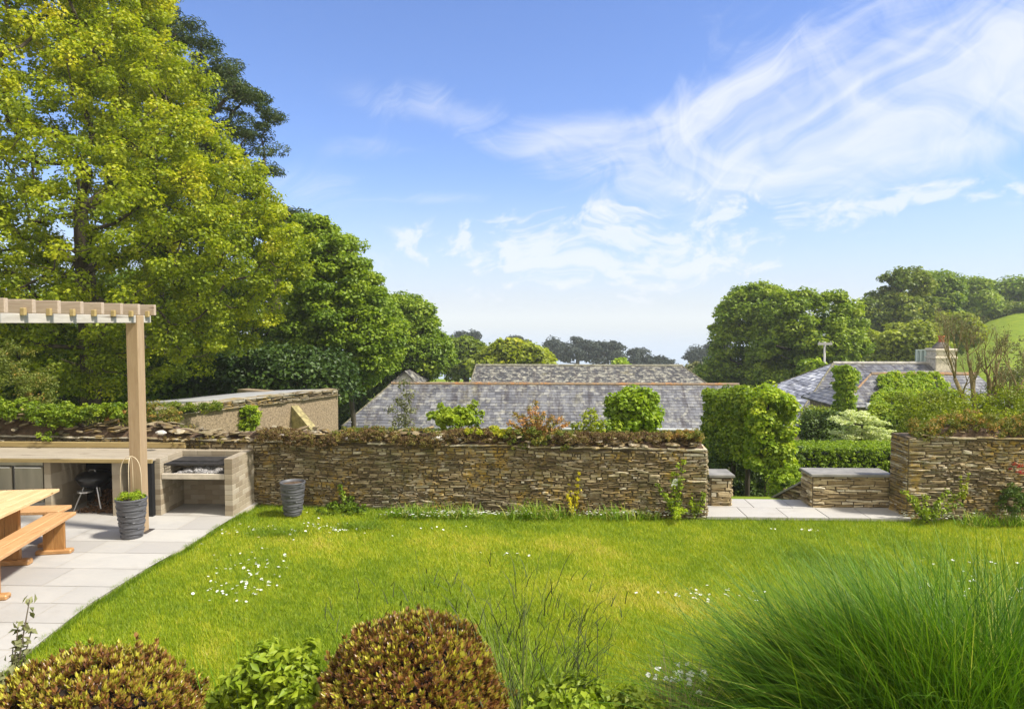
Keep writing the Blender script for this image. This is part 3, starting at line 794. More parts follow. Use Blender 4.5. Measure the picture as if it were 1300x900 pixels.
# window under the eave
m = M(); a = P(1006, 516, 32.55); b = P(1022, 530, 32.55); 
m.box((eL[0]+.27, 32.68, eL[2]-.62), (eL[0]+.85, 32.735, eL[2]-.08)); wn = m.build('window', WHITEP, ht); wn['_o'] = list(ht['_o'])
m = M(); m.box((eL[0]+.32, 32.66, eL[2]-.56), (eL[0]+.55, 32.675, eL[2]-.14)); m.box((eL[0]+.58, 32.66, eL[2]-.56), (eL[0]+.80, 32.675, eL[2]-.14)); m.build('pane', GLASSD, wn)
# chimney
m = M(); a = P(1182, 474, 36.0); b = P(1208, 445, 36.0)
m.bbox((a[0], 35.6, a[2]-.8), (b[0], 36.5, b[2]), .03); m.bbox((a[0]-.06, 35.54, b[2]-.42), (b[0]+.06, 36.56, b[2]-.30), .02); m.bbox((a[0]-.06, 35.54, b[2]-.02), (b[0]+.06, 36.56, b[2]+.10), .02)
ch = m.build('chimney', CREAM, ht); ch['_o'] = list(ht['_o'])
cc = (a + b)/2
m = M(); m.lathe([(.42, 0), (.40, .08), (.34, .16), (.26, .26), (.14, .34), (.0, .36)], (cc[0], 36.05, b[2]+.1), 16); m.build('chimney_flaunching', simple('dark_mortar', (.14, .12, .10), .95, ns=6, nv=.4), ch)
m = M(); m.lathe([(.15, 0), (.13, .3), (.16, .32), (.16, .40), (.11, .40), (.10, .1)], (cc[0], 36.05, b[2]+.36), 16); m.build('chimney_pot', CLAY, ch)
m = M(); a = P(1161, 456, 37.2); b = P(1177, 445, 37.2); 
for i in range(4):
    x = a[0] + (b[0]-a[0])*i/3; m.box((x-.03, 37.0, a[2]-.4), (x+.03, 37.06, b[2]))
m.box((a[0]-.05, 37.0, b[2]), (b[0]+.05, 37.06, b[2]+.06)); m.box((a[0]-.05, 37.06, a[2]-.4), (b[0]+.05, 37.07, b[2]-.02)); m.build('roof_lantern', simple('pale_green_glass', (.35, .42, .40), .3, .5), ht)
# little outbuilding
lt = thing('outbuilding', 'small stone outbuilding with low slate roof beneath the house eave', 'building', (11, 26, -4))
eL3 = P(990, 543, 26); eR3 = P(1024, 543, 26); rr = P(1026, 524, 28.5); rl = rr.copy(); rl[0] = P(990, 524, 28.5)[0]; eR3[2] = eL3[2]
m = M(); slates(m, eL3, eR3, rr, rl); m.build('roof', SLATE, lt)
m = M(); m.box((eL3[0]+.1, 26.2, -5), (eR3[0]-.05, 28.6, eL3[2]-.1)); m.build('wall', STW, lt)

# roughcast shed on the left
st = thing('shed', 'old roughcast shed with flat grey roof, mossy buttress and wall coping, left of the barn', 'shed', (-7, 15, -1))
s0 = P(196, 531, 12.9); s1 = P(429, 514, 17.0); zt = .86
sA = np.array([s0[0], s0[1]]); sB = np.array([s1[0], s1[1]]); sd = (sB-sA)/np.linalg.norm(sB-sA); sn = np.array([sd[1], -sd[0]])
sL = np.linalg.norm(sB-sA)
def quadbox(m, A, B, z0, z1, dep, nrm, tint=.5, z0b=None, z1b=None):
    z0b = z0 if z0b is None else z0b; z1b = z1 if z1b is None else z1b
    q = [A, B, B - nrm*dep, A - nrm*dep]; zz0 = [z0, z0b, z0b, z0]; zz1 = [z1, z1b, z1b, z1]
    V = [(p[0], p[1], z) for p, z in zip(q, zz0)] + [(p[0], p[1], z) for p, z in zip(q, zz1)]
    m.add(V, [(0,3,2,1),(0,1,5,4),(1,2,6,5),(2,3,7,6),(3,0,4,7),(4,5,6,7)], tint)
gap = .405
m = M(); quadbox(m, sA, sA + sd*sL*gap, -1.8, zt, .35, sn); quadbox(m, sA + sd*(sL*gap + .16), sB, -1.8, zt, .35, sn); quadbox(m, sA - sn*.34 , sB - sn*.34, -1.8, zt-.02, .1, sn)
quadbox(m, sB - sn*.3, sB - sn*.3 - sd*.35, -1.8, zt, 3.2, sn)
m.build('wall', RENDER_, st)
m = M(); rubble(m, sA, sB, zt, zt + .15, sn, rows=(.03, .06), lens=(.12, .4), prot=.07, tb=.1)
coping(m, sA, sB, zt + .0, sn, .3, .05, .1); coping(m, sA + sd*.1, sB, zt + .15, sn, .35, .03, .2); m.build('coping', stonemat('mossy_coping_stone', .55, .8), st)
m = M(); A2 = sA + sd*sL*.35; 
V = [(A2[0], A2[1], zt+.17), (sB[0], sB[1], zt+.17), (sB[0]-sn[0]*3.2+.2, sB[1]-sn[1]*3.2, zt-.05), (A2[0]-sn[0]*3.4, A2[1]-sn[1]*3.4, zt-.08)]
V = V + [(x, y, z-.05) for x, y, z in V]
m.add(V, [(0,1,2,3),(7,6,5,4),(0,4,5,1),(1,5,6,2),(2,6,7,3),(3,7,4,0)]); m.build('roof', SHEET, st)
m = M(); bu = P(369, 552, 15.9)[:2]; bc = sA + sd*((np.array(bu)-sA).dot(sd))
hw = sd*.10
V = [bc-hw, bc+hw, bc+hw+sn*1.1, bc-hw+sn*1.1]
V = [(V[0][0], V[0][1], .75), (V[1][0], V[1][1], .75), (V[2][0], V[2][1], -.1), (V[3][0], V[3][1], -.1)] + [(p[0], p[1], -1.5) for p in V]
m.add(V, [(0,1,2,3),(3,2,6,7),(0,3,7,4),(1,5,6,2)]); m.build('buttress', simple('mossy_buttress', (.26, .22, .10), .95, ns=9, nv=.5, bump=.6), st)

# ------------------------------------------------------------------ foliage builders
def clump_leaves(m, C, rad, per, size, up=.6, tint0=.5, tv=.25, flat=.65, aspect=.6, shell=.55, out=None, hgt=None):
    """leaf clumps at centres C"""
    n = len(C); rad = np.broadcast_to(rad, (n,))
    d = rng.normal(size=(n*per, 3)); d /= np.linalg.norm(d, axis=1)[:, None]
    r = rng.uniform(shell, 1.0, n*per) ** .8
    r = np.where(rng.random(n*per) < .25, rng.uniform(.1, 1.25, n*per), r)
    cc = np.repeat(C, per, 0); rr = np.repeat(rad, per)
    pos = cc + d * (r*rr)[:, None] * np.array([1, 1, flat])
    nrm = d*(1-up) + np.array([0, 0, up]) + rng.normal(scale=.35, size=d.shape)
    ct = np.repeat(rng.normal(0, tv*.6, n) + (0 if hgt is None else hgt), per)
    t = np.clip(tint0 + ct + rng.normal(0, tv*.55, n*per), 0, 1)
    s_ = size * rng.uniform(.65, 1.25, n*per)
    m.leaves(pos, nrm, s_, s_*aspect, t)
def skeleton(m, base, targets, r0, lead=None, tip=.012, sides=5):
    base = np.array(base, float)
    top = targets[np.argmax(targets[:, 2])] if lead is None else np.array(lead, float)
    nodes = []; par = []
    K = 9
    for i in range(K+1):
        t = i/K; p = base + (top-base)*t*.85 + np.array([math.sin(t*5+base[0])*.12*r0*8, math.cos(t*4)*.1*r0*8, 0])*t
        nodes.append(p); par.append(i-1)
    order = np.argsort(np.linalg.norm(targets - (base*.4+top*.6), axis=1))
    for k in order:
        t = targets[k]; arr = np.array(nodes)
        dv = t - arr; dist = np.linalg.norm(dv, axis=1)
        cost = dist + np.maximum(0, .35*dist - dv[:, 2])*.9
        cost[0] += 50
        j = int(np.argmin(cost)); p = arr[j]; dd = dist[j]
        ns = 2 if dd < 1.5 else 3
        prev = j
        for q in range(1, ns+1):
            f = q/ns; w = p + (t-p)*f + np.array([0, 0, -.12*dd*math.sin(math.pi*f)]) + (rng.normal(scale=.05*dd, size=3) if q < ns else 0)
            nodes.append(w); par.append(prev); prev = len(nodes)-1
    nodes = np.array(nodes); cnt = np.ones(len(nodes))
    for i in range(len(nodes)-1, 0, -1): cnt[par[i]] += cnt[i]
    rad = tip * cnt**.5; rad = np.minimum(rad*(r0/rad[0]) if rad[0] > 0 else rad, r0); rad = np.maximum(rad, tip)
    for i in range(1, len(nodes)):
        a, b = nodes[par[i]], nodes[i]
        ra = min(rad[par[i]], rad[i]*1.35)
        m.tube([a, b], [ra, rad[i]], sides if rad[i] > .03 else 4, cap=False)
def inpoly(x, y, poly):
    p = np.array(poly, float); q = np.roll(p, -1, 0); ins = np.zeros(len(x), bool)
    for (x0, y0), (x1, y1) in zip(p, q):
        c = ((y0 > y) != (y1 > y)) & (x < (x1-x0)*(y-y0)/(y1-y0+1e-12)+x0); ins ^= c
    return ins
def edgedist(x, y, poly):
    p = np.array(poly, float); q = np.roll(p, -1, 0); d = np.full(len(x), 1e9)
    for a, b in zip(p, q):
        ab = b-a; t = np.clip(((x-a[0])*ab[0]+(y-a[1])*ab[1])/(ab.dot(ab)+1e-9), 0, 1)
        d = np.minimum(d, np.hypot(x-a[0]-ab[0]*t, y-a[1]-ab[1]*t))
    return d
def tree(name, label, poly, Y, thick, ncl, crad, per, size, mat, trunk_px, r0, group=None, cat='tree', up=.6, flat=.65, t0=.5, tv=.25, gap=0.0, hgrad=0.0, aspect=.6, lead=None, zbase=None):
    poly = np.array(poly, float); x0, y0 = poly.min(0); x1, y1 = poly.max(0)
    sc = Y/F; cr_px = crad/sc*.75
    X = rng.uniform(x0, x1, ncl*12); Yp = rng.uniform(y0, y1, ncl*12)
    ok = inpoly(X, Yp, poly); X, Yp = X[ok], Yp[ok]; ed = edgedist(X, Yp, poly)
    ok = ed > cr_px*rng.uniform(.5, 1.1, len(X)); X, Yp, ed = X[ok][:ncl*2], Yp[ok][:ncl*2], ed[ok][:ncl*2]
    if gap:
        # lumpy voids: keep samples where a low frequency field is high
        f = np.sin(X*.05+Y)*np.cos(Yp*.063+Y*2)+.6*np.sin(X*.11+Yp*.09); k = f > np.quantile(f, gap*.5)
        X, Yp, ed = X[k], Yp[k], ed[k]
    X, Yp, ed = X[:ncl], Yp[:ncl], ed[:ncl]
    n = len(X); t = thick*np.sqrt(np.clip(ed*sc/thick, .02, 1))
    dy = rng.uniform(-1, 1, n); dy = np.sign(dy)*np.abs(dy)**.45*t
    C = np.array([P(a, b, Y) for a, b in zip(X, Yp)]); C[:, 1] += dy
    b = P(trunk_px[0], trunk_px[1], Y)
    gz = float(terr(np.array([b[0]]), np.array([Y]))[0]) if zbase is None else zbase
    base = np.array([b[0], Y, gz-.1])
    root = thing(name, label, cat, tuple(base), group)
    m = M(); lead_ = None if lead is None else P(lead[0], lead[1], Y)
    sub = C[::2] if n > 260 else C
    skeleton(m, base, sub, r0, lead_, tip=max(.008, .0006*Y)); m.build('trunk', BARK, root)
    m = M(); hg = None
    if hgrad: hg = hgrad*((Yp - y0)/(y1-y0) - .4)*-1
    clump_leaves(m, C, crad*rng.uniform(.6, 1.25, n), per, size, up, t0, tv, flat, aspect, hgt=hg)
    m.build('crown', mat, root)
    return root

def ell_tree(name, label, c, rad, ncl, crad, per, size, mat, cat='shrub', group=None, up=.5, flat=.8, t0=.5, tv=.22, stems=6, zb=None, aspect=.6, lumps=.18, lower=-.6):
    """round shrub: clumps over an uneven ellipsoid shell"""
    c = np.array(c, float); rad = np.array(rad, float)
    d = rng.normal(size=(ncl*2, 3)); d /= np.linalg.norm(d, axis=1)[:, None]; d = d[d[:, 2] > lower][:ncl]
    k = 1 + lumps*np.sin(d[:, 0]*5+c[0]*3)*np.cos(d[:, 1]*4+c[1]) + lumps*.6*np.sin(d[:, 2]*9+c[0])
    C = c + d*rad*(k*rng.uniform(.72, 1.0, len(d)))[:, None]
    z0 = zb if zb is not None else c[2]-rad[2]*1.05
    root = thing(name, label, cat, (c[0], c[1], z0), group)
    m = M()
    for _ in range(stems):
        tgt = C[rng.integers(len(C))]; b = np.array([c[0]+rng.normal()*rad[0]*.08, c[1]+rng.normal()*rad[1]*.08, z0])
        mid = (b+tgt)/2 + [0, 0, .1*rad[2]]; mid[:2] = b[:2]*.6+tgt[:2]*.4
        m.tube([b, mid, tgt], [max(.006, rad[0]*.03), max(.005, rad[0]*.02), .004], 5)
    m.build('stem', BARK, root)
    m = M(); clump_leaves(m, C, crad*rng.uniform(.6, 1.2, len(C)), per, size, up, t0, tv, flat, aspect); m.build('foliage', mat, root)
    return root

# ------------------------------------------------------------------ trees
tree('pine_tree', 'tall dark pine rising behind the yellow green sycamore, top left', [(60,-90),(205,-80),(228,-5),(262,45),(292,68),(318,88),(345,112),(354,140),(338,165),(362,186),(368,212),(352,232),(330,236),(330,300),(280,350),(180,350),(90,100)], 27, 2.8, 640, .50, 220, .17, LM['pine'], (200, 480), .45, up=.55, flat=.5, t0=.45, gap=.0, aspect=.22, lead=(190,-60))
tree('pine_tree', 'lower dark pine top showing between sycamore and green broadleaf', [(318,300),(325,265),(352,250),(385,256),(402,275),(420,300),(400,340),(330,350)], 30, 1.8, 70, .55, 200, .24, LM['pine'], (360, 480), .3, up=.5, flat=.5, aspect=.22, gap=.1)
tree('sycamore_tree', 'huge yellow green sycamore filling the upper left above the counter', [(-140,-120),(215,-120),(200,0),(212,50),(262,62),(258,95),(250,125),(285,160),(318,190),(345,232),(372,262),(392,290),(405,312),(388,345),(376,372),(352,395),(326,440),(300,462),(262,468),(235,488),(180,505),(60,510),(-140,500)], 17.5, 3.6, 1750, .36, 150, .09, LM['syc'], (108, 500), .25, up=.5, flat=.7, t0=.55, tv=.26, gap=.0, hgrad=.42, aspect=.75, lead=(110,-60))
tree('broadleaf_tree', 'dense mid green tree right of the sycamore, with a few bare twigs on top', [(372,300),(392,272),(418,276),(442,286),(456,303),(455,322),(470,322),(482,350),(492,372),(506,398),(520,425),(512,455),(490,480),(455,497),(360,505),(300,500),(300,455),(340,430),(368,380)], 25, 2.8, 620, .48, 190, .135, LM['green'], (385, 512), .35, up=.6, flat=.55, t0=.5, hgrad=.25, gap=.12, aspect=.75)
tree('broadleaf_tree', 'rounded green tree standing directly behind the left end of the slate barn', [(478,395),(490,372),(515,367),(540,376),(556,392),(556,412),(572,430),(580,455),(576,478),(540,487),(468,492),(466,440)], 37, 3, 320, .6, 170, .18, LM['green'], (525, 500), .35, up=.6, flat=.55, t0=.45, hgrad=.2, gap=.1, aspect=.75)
tree('understory_tree', 'low tree, leaves darkened for the shade beneath the sycamore, behind the shed roof', [(150,455),(250,450),(330,432),(400,440),(448,455),(455,500),(440,515),(160,520)], 21, 1.6, 260, .5, 150, .14, LM['dark'], (300, 520), .2, up=.6, flat=.6, t0=.5, aspect=.7)  # dark leaf colour stands in for the shadow under the sycamore
tree('understory_tree', 'deep green shade tree low behind the counter and pergola post', [(-90,400),(40,395),(120,430),(200,450),(240,500),(200,530),(-90,530)], 19.5, 1.4, 220, .45, 120, .16, LM['green'], (60, 540), .2, up=.6, flat=.6, t0=.25, aspect=.7)
tree('laurel_bush', 'sunlit broad leaved bush beside the barn hip, under the trees', [(425,455),(450,440),(470,455),(482,475),(470,492),(430,500),(425,480)], 28.5, 1.2, 60, .5, 140, .2, LM['green'], (450, 505), .12, 'bushes', 'shrub', t0=.55, aspect=.7)
for (px, w_, yt, lab) in ((-40, 90, 380, 'background tree behind the counter at the left picture edge'), (90, 100, 360, 'background tree behind the sycamore trunk'), (210, 100, 330, 'background tree right of the sycamore trunk'), (320, 100, 340, 'background tree above the shed roof')):
    tree('woodland_tree', lab, [(px-w_, 500), (px-w_, yt+60), (px-w_*.6, yt), (px+w_*.5, yt-10), (px+w_, yt+50), (px+w_, 500)], 34, 2.5, 200, .8, 120, .24, LM['green'], (px, 510), .3, 'woodland behind the sycamore', t0=.3, aspect=.75)
tree('understory_tree', 'dark green bushes directly behind the left hip of the long barn', [(405,500),(420,460),(455,450),(500,466),(500,500),(470,530),(440,560),(405,560)], 37.5, 1.4, 130, .6, 140, .2, LM['green'], (450, 560), .15, t0=.2, aspect=.75)
# distance
tree('broadleaf_tree', 'small green tree at the left of the yellow green one behind the barns', [(558,482),(562,440),(575,425),(600,424),(618,436),(622,482)], 62, 3, 70, .9, 110, .42, LM['mid'], (590, 490), .3, t0=.35, aspect=.8)
tree('broadleaf_tree', 'yellow green domed tree with thin top shoots, behind the far barn', [(585,484),(598,452),(618,432),(640,425),(672,428),(694,440),(708,458),(716,484)], 57, 3, 130, .8, 120, .36, LM['ygreen'], (650, 490), .3, t0=.4, aspect=.8)
tree('young_tree', 'small bright green treetop just above the far barn ridge', [(772,474),(776,458),(790,452),(804,460),(806,474)], 60, 1.4, 22, .6, 90, .3, LM['lime'], (790, 490), .12, aspect=.8)
k = 0
for (px, py, rx, ry, lab) in ((592, 427, 24, 9, 'leftmost far pine, above the small green tree'), (655, 434, 22, 10, 'dark far pine behind the yellow green tree'), (703, 440, 16, 12, 'small dark far pine right of the yellow green tree'), (735, 443, 30, 17, 'largest flat topped far pine on the skyline'), (773, 446, 27, 17, 'second large far pine right of the largest one'), (812, 452, 19, 13, 'spreading far pine left of the skyline gap'), (840, 460, 17, 9, 'lowest far pine at the edge of the skyline gap'), (886, 449, 15, 11, 'lone far pine right of the skyline gap'), (911, 440, 14, 13, 'far pine half hidden by the right hand trees')):
    tree('far_pine', lab, [(px-rx, py+6), (px-rx*.8, py-ry*.5), (px-rx*.3, py-ry), (px+rx*.3, py-ry), (px+rx*.85, py-ry*.4), (px+rx, py+8), (px+rx*.6, py+20), (px-rx*.7, py+20)], 165, 4, 60, 1.5, 60, .9, LM['farpine'], (px, 475), .5, 'pines on the far skyline', up=.5, flat=.5, t0=.4, aspect=.35)
# right woods
tree('oak_tree', 'domed spreading tree at the left end of the right hand woods', [(878,500),(884,470),(902,450),(900,425),(906,395),(918,368),(940,356),(968,353),(988,366),(1000,385),(1000,500)], 52, 4, 330, .7, 150, .24, LM['green'], (950, 490), .45, t0=0.62, gap=.28, aspect=.8)
tree('oak_tree', 'broad dark green tree behind the utility pole', [(950,495),(958,420),(975,375),(1000,362),(1030,368),(1050,364),(1078,378),(1094,400),(1096,470),(1060,492)], 47, 3.5, 340, .65, 150, .22, LM['green'], (1020, 490), .45, t0=0.58, gap=.25, aspect=.8)
tree('oak_tree', 'tall tree with thin open top, behind the house ridge', [(1076,480),(1082,400),(1078,372),(1098,362),(1118,345),(1150,336),(1180,345),(1180,400),(1140,470)], 78, 5, 240, .95, 140, .34, LM['mid'], (1125, 470), .5, t0=0.50, gap=.35, aspect=.8)
tree('oak_tree', 'dark rounded tree above the chimney on the skyline', [(1150,420),(1155,370),(1165,345),(1190,340),(1212,352),(1218,400),(1200,440)], 88, 5, 170, 1.1, 140, .38, LM['green'], (1185, 440), .5, t0=0.50, aspect=.8)
tree('oak_tree', 'mid green tree right of the chimney, at the top of the field', [(1205,412),(1208,370),(1222,350),(1245,352),(1262,385),(1255,410)], 100, 5, 150, 1.15, 140, .4, LM['green'], (1235, 420), .5, t0=0.70, aspect=.8)
tree('oak_tree', 'dark skyline tree second from the right edge above the field', [(1240,400),(1245,358),(1262,347),(1285,352),(1292,395)], 112, 5, 80, 1.5, 110, .55, LM['green'], (1265, 410), .5, t0=0.45, aspect=.8)
tree('oak_tree', 'skyline tree at the right edge of the picture above the field', [(1278,402),(1282,360),(1300,350),(1340,352),(1345,402)], 106, 5, 80, 1.5, 110, .55, LM['green'], (1310, 410), .5, t0=0.60, aspect=.8)
tree('ash_tree', 'yellow green tree between the house roof and the skyline woods', [(1090,480),(1100,425),(1118,405),(1150,398),(1180,412),(1200,440),(1195,475)], 58, 3, 130, .9, 120, .36, LM['ygreen'], (1145, 470), .3, t0=.35, gap=.2, aspect=.8)
tree('ash_tree', 'rounded bush like green tree just above and right of the chimney', [(1185,440),(1192,405),(1212,392),(1232,402),(1240,430),(1225,450)], 70, 3, 80, .9, 110, .4, LM['ygreen'], (1212, 450), .3, t0=.3, aspect=.8)
tree('young_tree', 'bright young tree beside the utility pole, left of the house roof', [(1015,500),(1022,462),(1034,442),(1046,462),(1050,490)], 40, 1.4, 45, .5, 90, .26, LM['lime'], (1032, 500), .12, t0=.35, aspect=.8)
tree('bush', 'pale scrubby bush right below the skyline gap', [(862,492),(868,470),(885,458),(902,462),(905,492)], 60, 2, 50, .8, 90, .35, LM['olive'], (885, 495), .15, cat='shrub', t0=.5)
# hedge line on field top
ht2 = M()
C = np.array([[G_[0], G_[1], terr(np.array([G_[0]]), np.array([G_[1]]))[0]+rng.uniform(.2, 1.2)] for G_ in [P(x, 410, 98)+[0, rng.uniform(-1, 1), 0] for x in np.linspace(1225, 1400, 160)]])
clump_leaves(ht2, C, .8, 60, .35, .5, .4, .25); o = ht2.build('hedgerow', LM['mid']); tag(o, 'distant hedgerow along the top of the sloping green field', 'hedge')

# utility pole
t = thing('utility_pole', 'thin grey utility pole with short crossbar, in front of the right hand trees', 'pole', tuple(P(1047, 480, 42)))
a = P(1047, 434, 42); b = a.copy(); b[2] = -5
m = M(); m.tube([b, a], [.09, .07], 8); m.build('pole', GREYP, t)
m = M(); c0, c1 = P(1038, 436.5, 41.9), P(1056, 436.5, 41.9); m.box((c0[0], 41.82, c0[2]-.07), (c1[0], 41.9, c0[2]+.07)); m.build('crossbar', GREYP, t)
for x in (c0[0]+.08, c1[0]-.08):
    m = M(); m.lathe([(.02, 0), (.035, .03), (.03, .07), (.0, .09)], (x, 41.86, c0[2]+.07), 8); m.build('insulator', GREYP, t)

# ------------------------------------------------------------------ planting between wall and roofs
def at(px, py, Y): return P(px, py, Y)
sc_ = lambda Y: Y/F
def pshrub(name, label, px, py, rx, ry, Y, ncl, crad, per, size, mat, **kw):
    c = at(px, py, Y); s = Y/F
    zb = kw.pop('zb', None)
    return ell_tree(name, label, c, (rx*s, rx*s*kw.pop('dep', .8), ry*s), ncl, crad, per, size, mat, zb=zb, **kw)
pshrub('round_shrub', 'bright lime green ball shaped shrub standing behind the wall against the barn roof', 804, 524, 34, 31, 12.5, 130, .13, 70, .085, LM['lime'], zb=-1.5, lumps=.05, t0=.42, aspect=.75, lower=-.9)
pshrub('shrub', 'leafy green shrub with long shoots on the wall, left of the rusty plants', 578, 530, 26, 12, 10.6, 40, .09, 45, .085, LM['green'], zb=.6, t0=.75)
# shoots
def shoots(name, label, base_px, Y, tips, mat, size, per, rad, cat='plant', z0=None, up=.3, aspect=.55, t0=.55, along=6, group=None):
    b = at(base_px[0], base_px[1], Y)
    if z0 is not None: b[2] = z0
    root = thing(name, label, cat, tuple(b), group); m = M(); C = []
    for (tx, ty) in tips:
        e = at(tx, ty, Y) + [0, rng.uniform(-.15, .15), 0]; mid = (b+e)/2 + [0, 0, .12*abs(e[0]-b[0])]
        pts = [b*(1-t)**2+2*mid*t*(1-t)+e*t*t for t in np.linspace(0, 1, 7)]
        m.tube(pts, np.linspace(.008, .003, 7), 4)
        for t in np.linspace(.25, 1, along): C.append(b*(1-t)**2+2*mid*t*(1-t)+e*t*t)
    m.build('stem', BARK, root)
    m = M(); clump_leaves(m, np.array(C), rad, per, size, up, t0, .25, .8, aspect, .2); m.build('foliage', mat, root)
    return root
shoots('shrub', 'bright leafy shoots spreading above the wall, in front of the barn slates', (590, 545), 11.0, [(560, 515), (575, 522), (604, 511), (612, 524), (598, 516), (550, 528)], LM['green'], .085, 26, .07, t0=.8, z0=.4)
shoots('sapling', 'slender olive leaved sapling behind the wall against the barn roof', (511, 545), 12.0, [(508, 488), (518, 486), (502, 512), (524, 500), (513, 500), (524, 520), (500, 518), (515, 515)], LM['olive'], .06, 26, .13, 'tree', z0=-.5, t0=.3)
shoots('shrub', 'small light green bush between the rusty plants and the round shrub', (748, 548), 11.0, [(742, 526), (755, 528), (765, 538), (735, 538), (728, 540), (750, 522)], LM['ygreen'], .06, 34, .09, t0=.5, z0=.4)
shoots('shrub', 'low green shrub just left of the round shrub on the wall top', (775, 550), 11.2, [(770, 536), (785, 538), (760, 540), (792, 545)], LM['green'], .07, 30, .09, t0=.6, z0=.4)

# plants along the wall tops
def wall_plants(name, label, px0, px1, Y, py, spread, n, rad, per, size, mat, t0=.5, tv=.3, kind=None, cat='plant', up=.4, aspect=.55, hfun=None, dep=.18):
    xs = rng.uniform(px0, px1, n)
    C = []
    for x in xs:
        top = py if hfun is None else hfun(x)
        C.append(at(x, top + rng.uniform(0, spread), Y) + [0, rng.uniform(-dep, dep), 0])
    m = M(); clump_leaves(m, np.array(C), rad*rng.uniform(.5, 1.2, n), per, size, up, t0, tv, .7, aspect, .3)
    o = m.build(name, mat); return tag(o, label, cat, kind=kind)
wy = lambda px: 9.72 + .35*(897-px)/580*.9
wall_plants('wall_moss', 'brown and red moss matting the top of the long garden wall', 330, 700, 9.85, 549, 13, 1300, .045, 46, .024, LM['moss'], kind='stuff', cat='moss', t0=.35, hfun=lambda x: 548+4*math.sin(x*.05), dep=.2)
wall_plants('wall_moss', 'thin brown moss on the right part of the long wall top', 700, 885, 9.7, 550, 12, 520, .045, 46, .024, LM['moss'], kind='stuff', cat='moss', t0=.3)
wall_plants('wall_moss', 'moss tufts on the wall top behind the barbecue', 205, 335, 10.1, 553, 9, 150, .04, 46, .024, LM['moss'], kind='stuff', cat='moss', t0=.45)
# rusty valerian clump
shoots('red_valerian', 'tall rusty pink and green plant clump in the middle of the long wall top', (680, 562), 9.75, [(648, 535), (655, 524), (664, 528), (672, 518), (680, 512), (690, 524), (700, 528), (712, 532), (720, 540), (660, 545), (700, 545), (642, 548), (676, 535), (684, 530)], LM['rust'], .035, 40, .055, t0=.72, along=7)
wall_plants('red_valerian', 'low leafy green base of the rusty plants, trailing over the wall edge', 640, 728, 9.7, 540, 24, 90, .06, 55, .034, LM['rust'], t0=.25, hfun=lambda x: 540+abs(x-680)*.2)
wall_plants('wall_plant', 'pale green leafy plants on the wall just left of the rusty clump', 590, 648, 9.8, 545, 6, 30, .06, 40, .05, LM['ygreen'], t0=.75)
wall_plants('wall_plant', 'mixed green and rusty plants at the barn end of the wall top', 425, 560, 9.9, 543, 10, 60, .06, 50, .03, LM['rust'], t0=.35)
wall_plants('wall_plant', 'brown grassy tuft near the right end of the long wall', 845, 888, 9.65, 545, 10, 34, .06, 50, .028, LM['rust'], t0=.5, hfun=lambda x: 543+abs(x-862)*.15)
# left: ivy and bank
wall_plants('ivy', 'glossy green ivy trailing over the wall behind the counter', -60, 95, 10.2, 520, 22, 150, .09, 50, .055, LM['green'], t0=.55, cat='ivy', hfun=lambda x: 505+max(0, x)*.16)
wall_plants('ivy', 'strand of ivy leaves reaching right along the wall above the counter', 60, 160, 10.3, 514, 16, 90, .07, 45, .05, LM['green'], t0=.6, cat='ivy')
wall_plants('ivy', 'short ivy tendrils hanging down the wall above the counter', 50, 70, 10.05, 545, 12, 8, .05, 24, .045, LM['green'], t0=.6, cat='ivy')
wall_plants('wall_shrub', 'yellow green shrub with bronze tips rising above the ivy at the far left', -60, 62, 11.2, 440, 62, 190, .13, 50, .045, LM['rust'], t0=.1, cat='shrub', hfun=lambda x: 432+max(0, x)*.9, dep=.4)
wall_plants('wall_shrub', 'olive and rusty shrub on the wall on both sides of the pergola post', 130, 228, 10.5, 512, 36, 150, .09, 50, .036, LM['rust'], t0=.35, cat='shrub', hfun=lambda x: 508+abs(x-180)*.25)
wall_plants('ivy', 'green creeper along the coping of the old shed wall', 205, 280, 13.4, 512, 10, 60, .09, 45, .05, LM['mid'], t0=.35, cat='ivy')
wall_plants('ivy', 'bright lime ivy patch hanging on the roughcast shed wall', 304, 328, 14.6, 516, 36, 110, .09, 34, .06, LM['lime'], t0=.6, cat='ivy', dep=.08, up=.1)
wall_plants('wall_shrub', 'low tangle of green and brown stems along the wall behind the post', -60, 240, 10.6, 528, 22, 160, .09, 45, .04, LM['rust'], t0=.2, cat='shrub')

# right wall top
wall_plants('wall_shrub', 'rusty orange and green low shrub along the top of the right hand wall', 1158, 1340, 9.65, 528, 22, 300, .07, 55, .03, LM['rust'], t0=.42, cat='shrub', hfun=lambda x: 530+6*math.sin(x*.06)-max(0, (x-1170))*.03)
wall_plants('wall_plant', 'fresh yellow green sprigs rising from the rusty shrub on the right wall', 1200, 1235, 9.8, 522, 14, 20, .06, 40, .035, LM['ygreen'], t0=.5)
wall_plants('background_shrub', 'loose olive green shrubbery between right wall and house', 1150, 1340, 13, 490, 45, 170, .2, 60, .06, LM['ygreen'], t0=.1, cat='shrub', hfun=lambda x: 505-max(0, x-1180)*.12, dep=.8)
wall_plants('background_shrub', 'grey green feathery shrub at the right edge behind the bare tree', 1278, 1340, 15, 430, 90, 130, .25, 55, .06, LM['olive'], t0=.45, cat='shrub', hfun=lambda x: 460-max(0, x-1278)*.8, dep=.8)

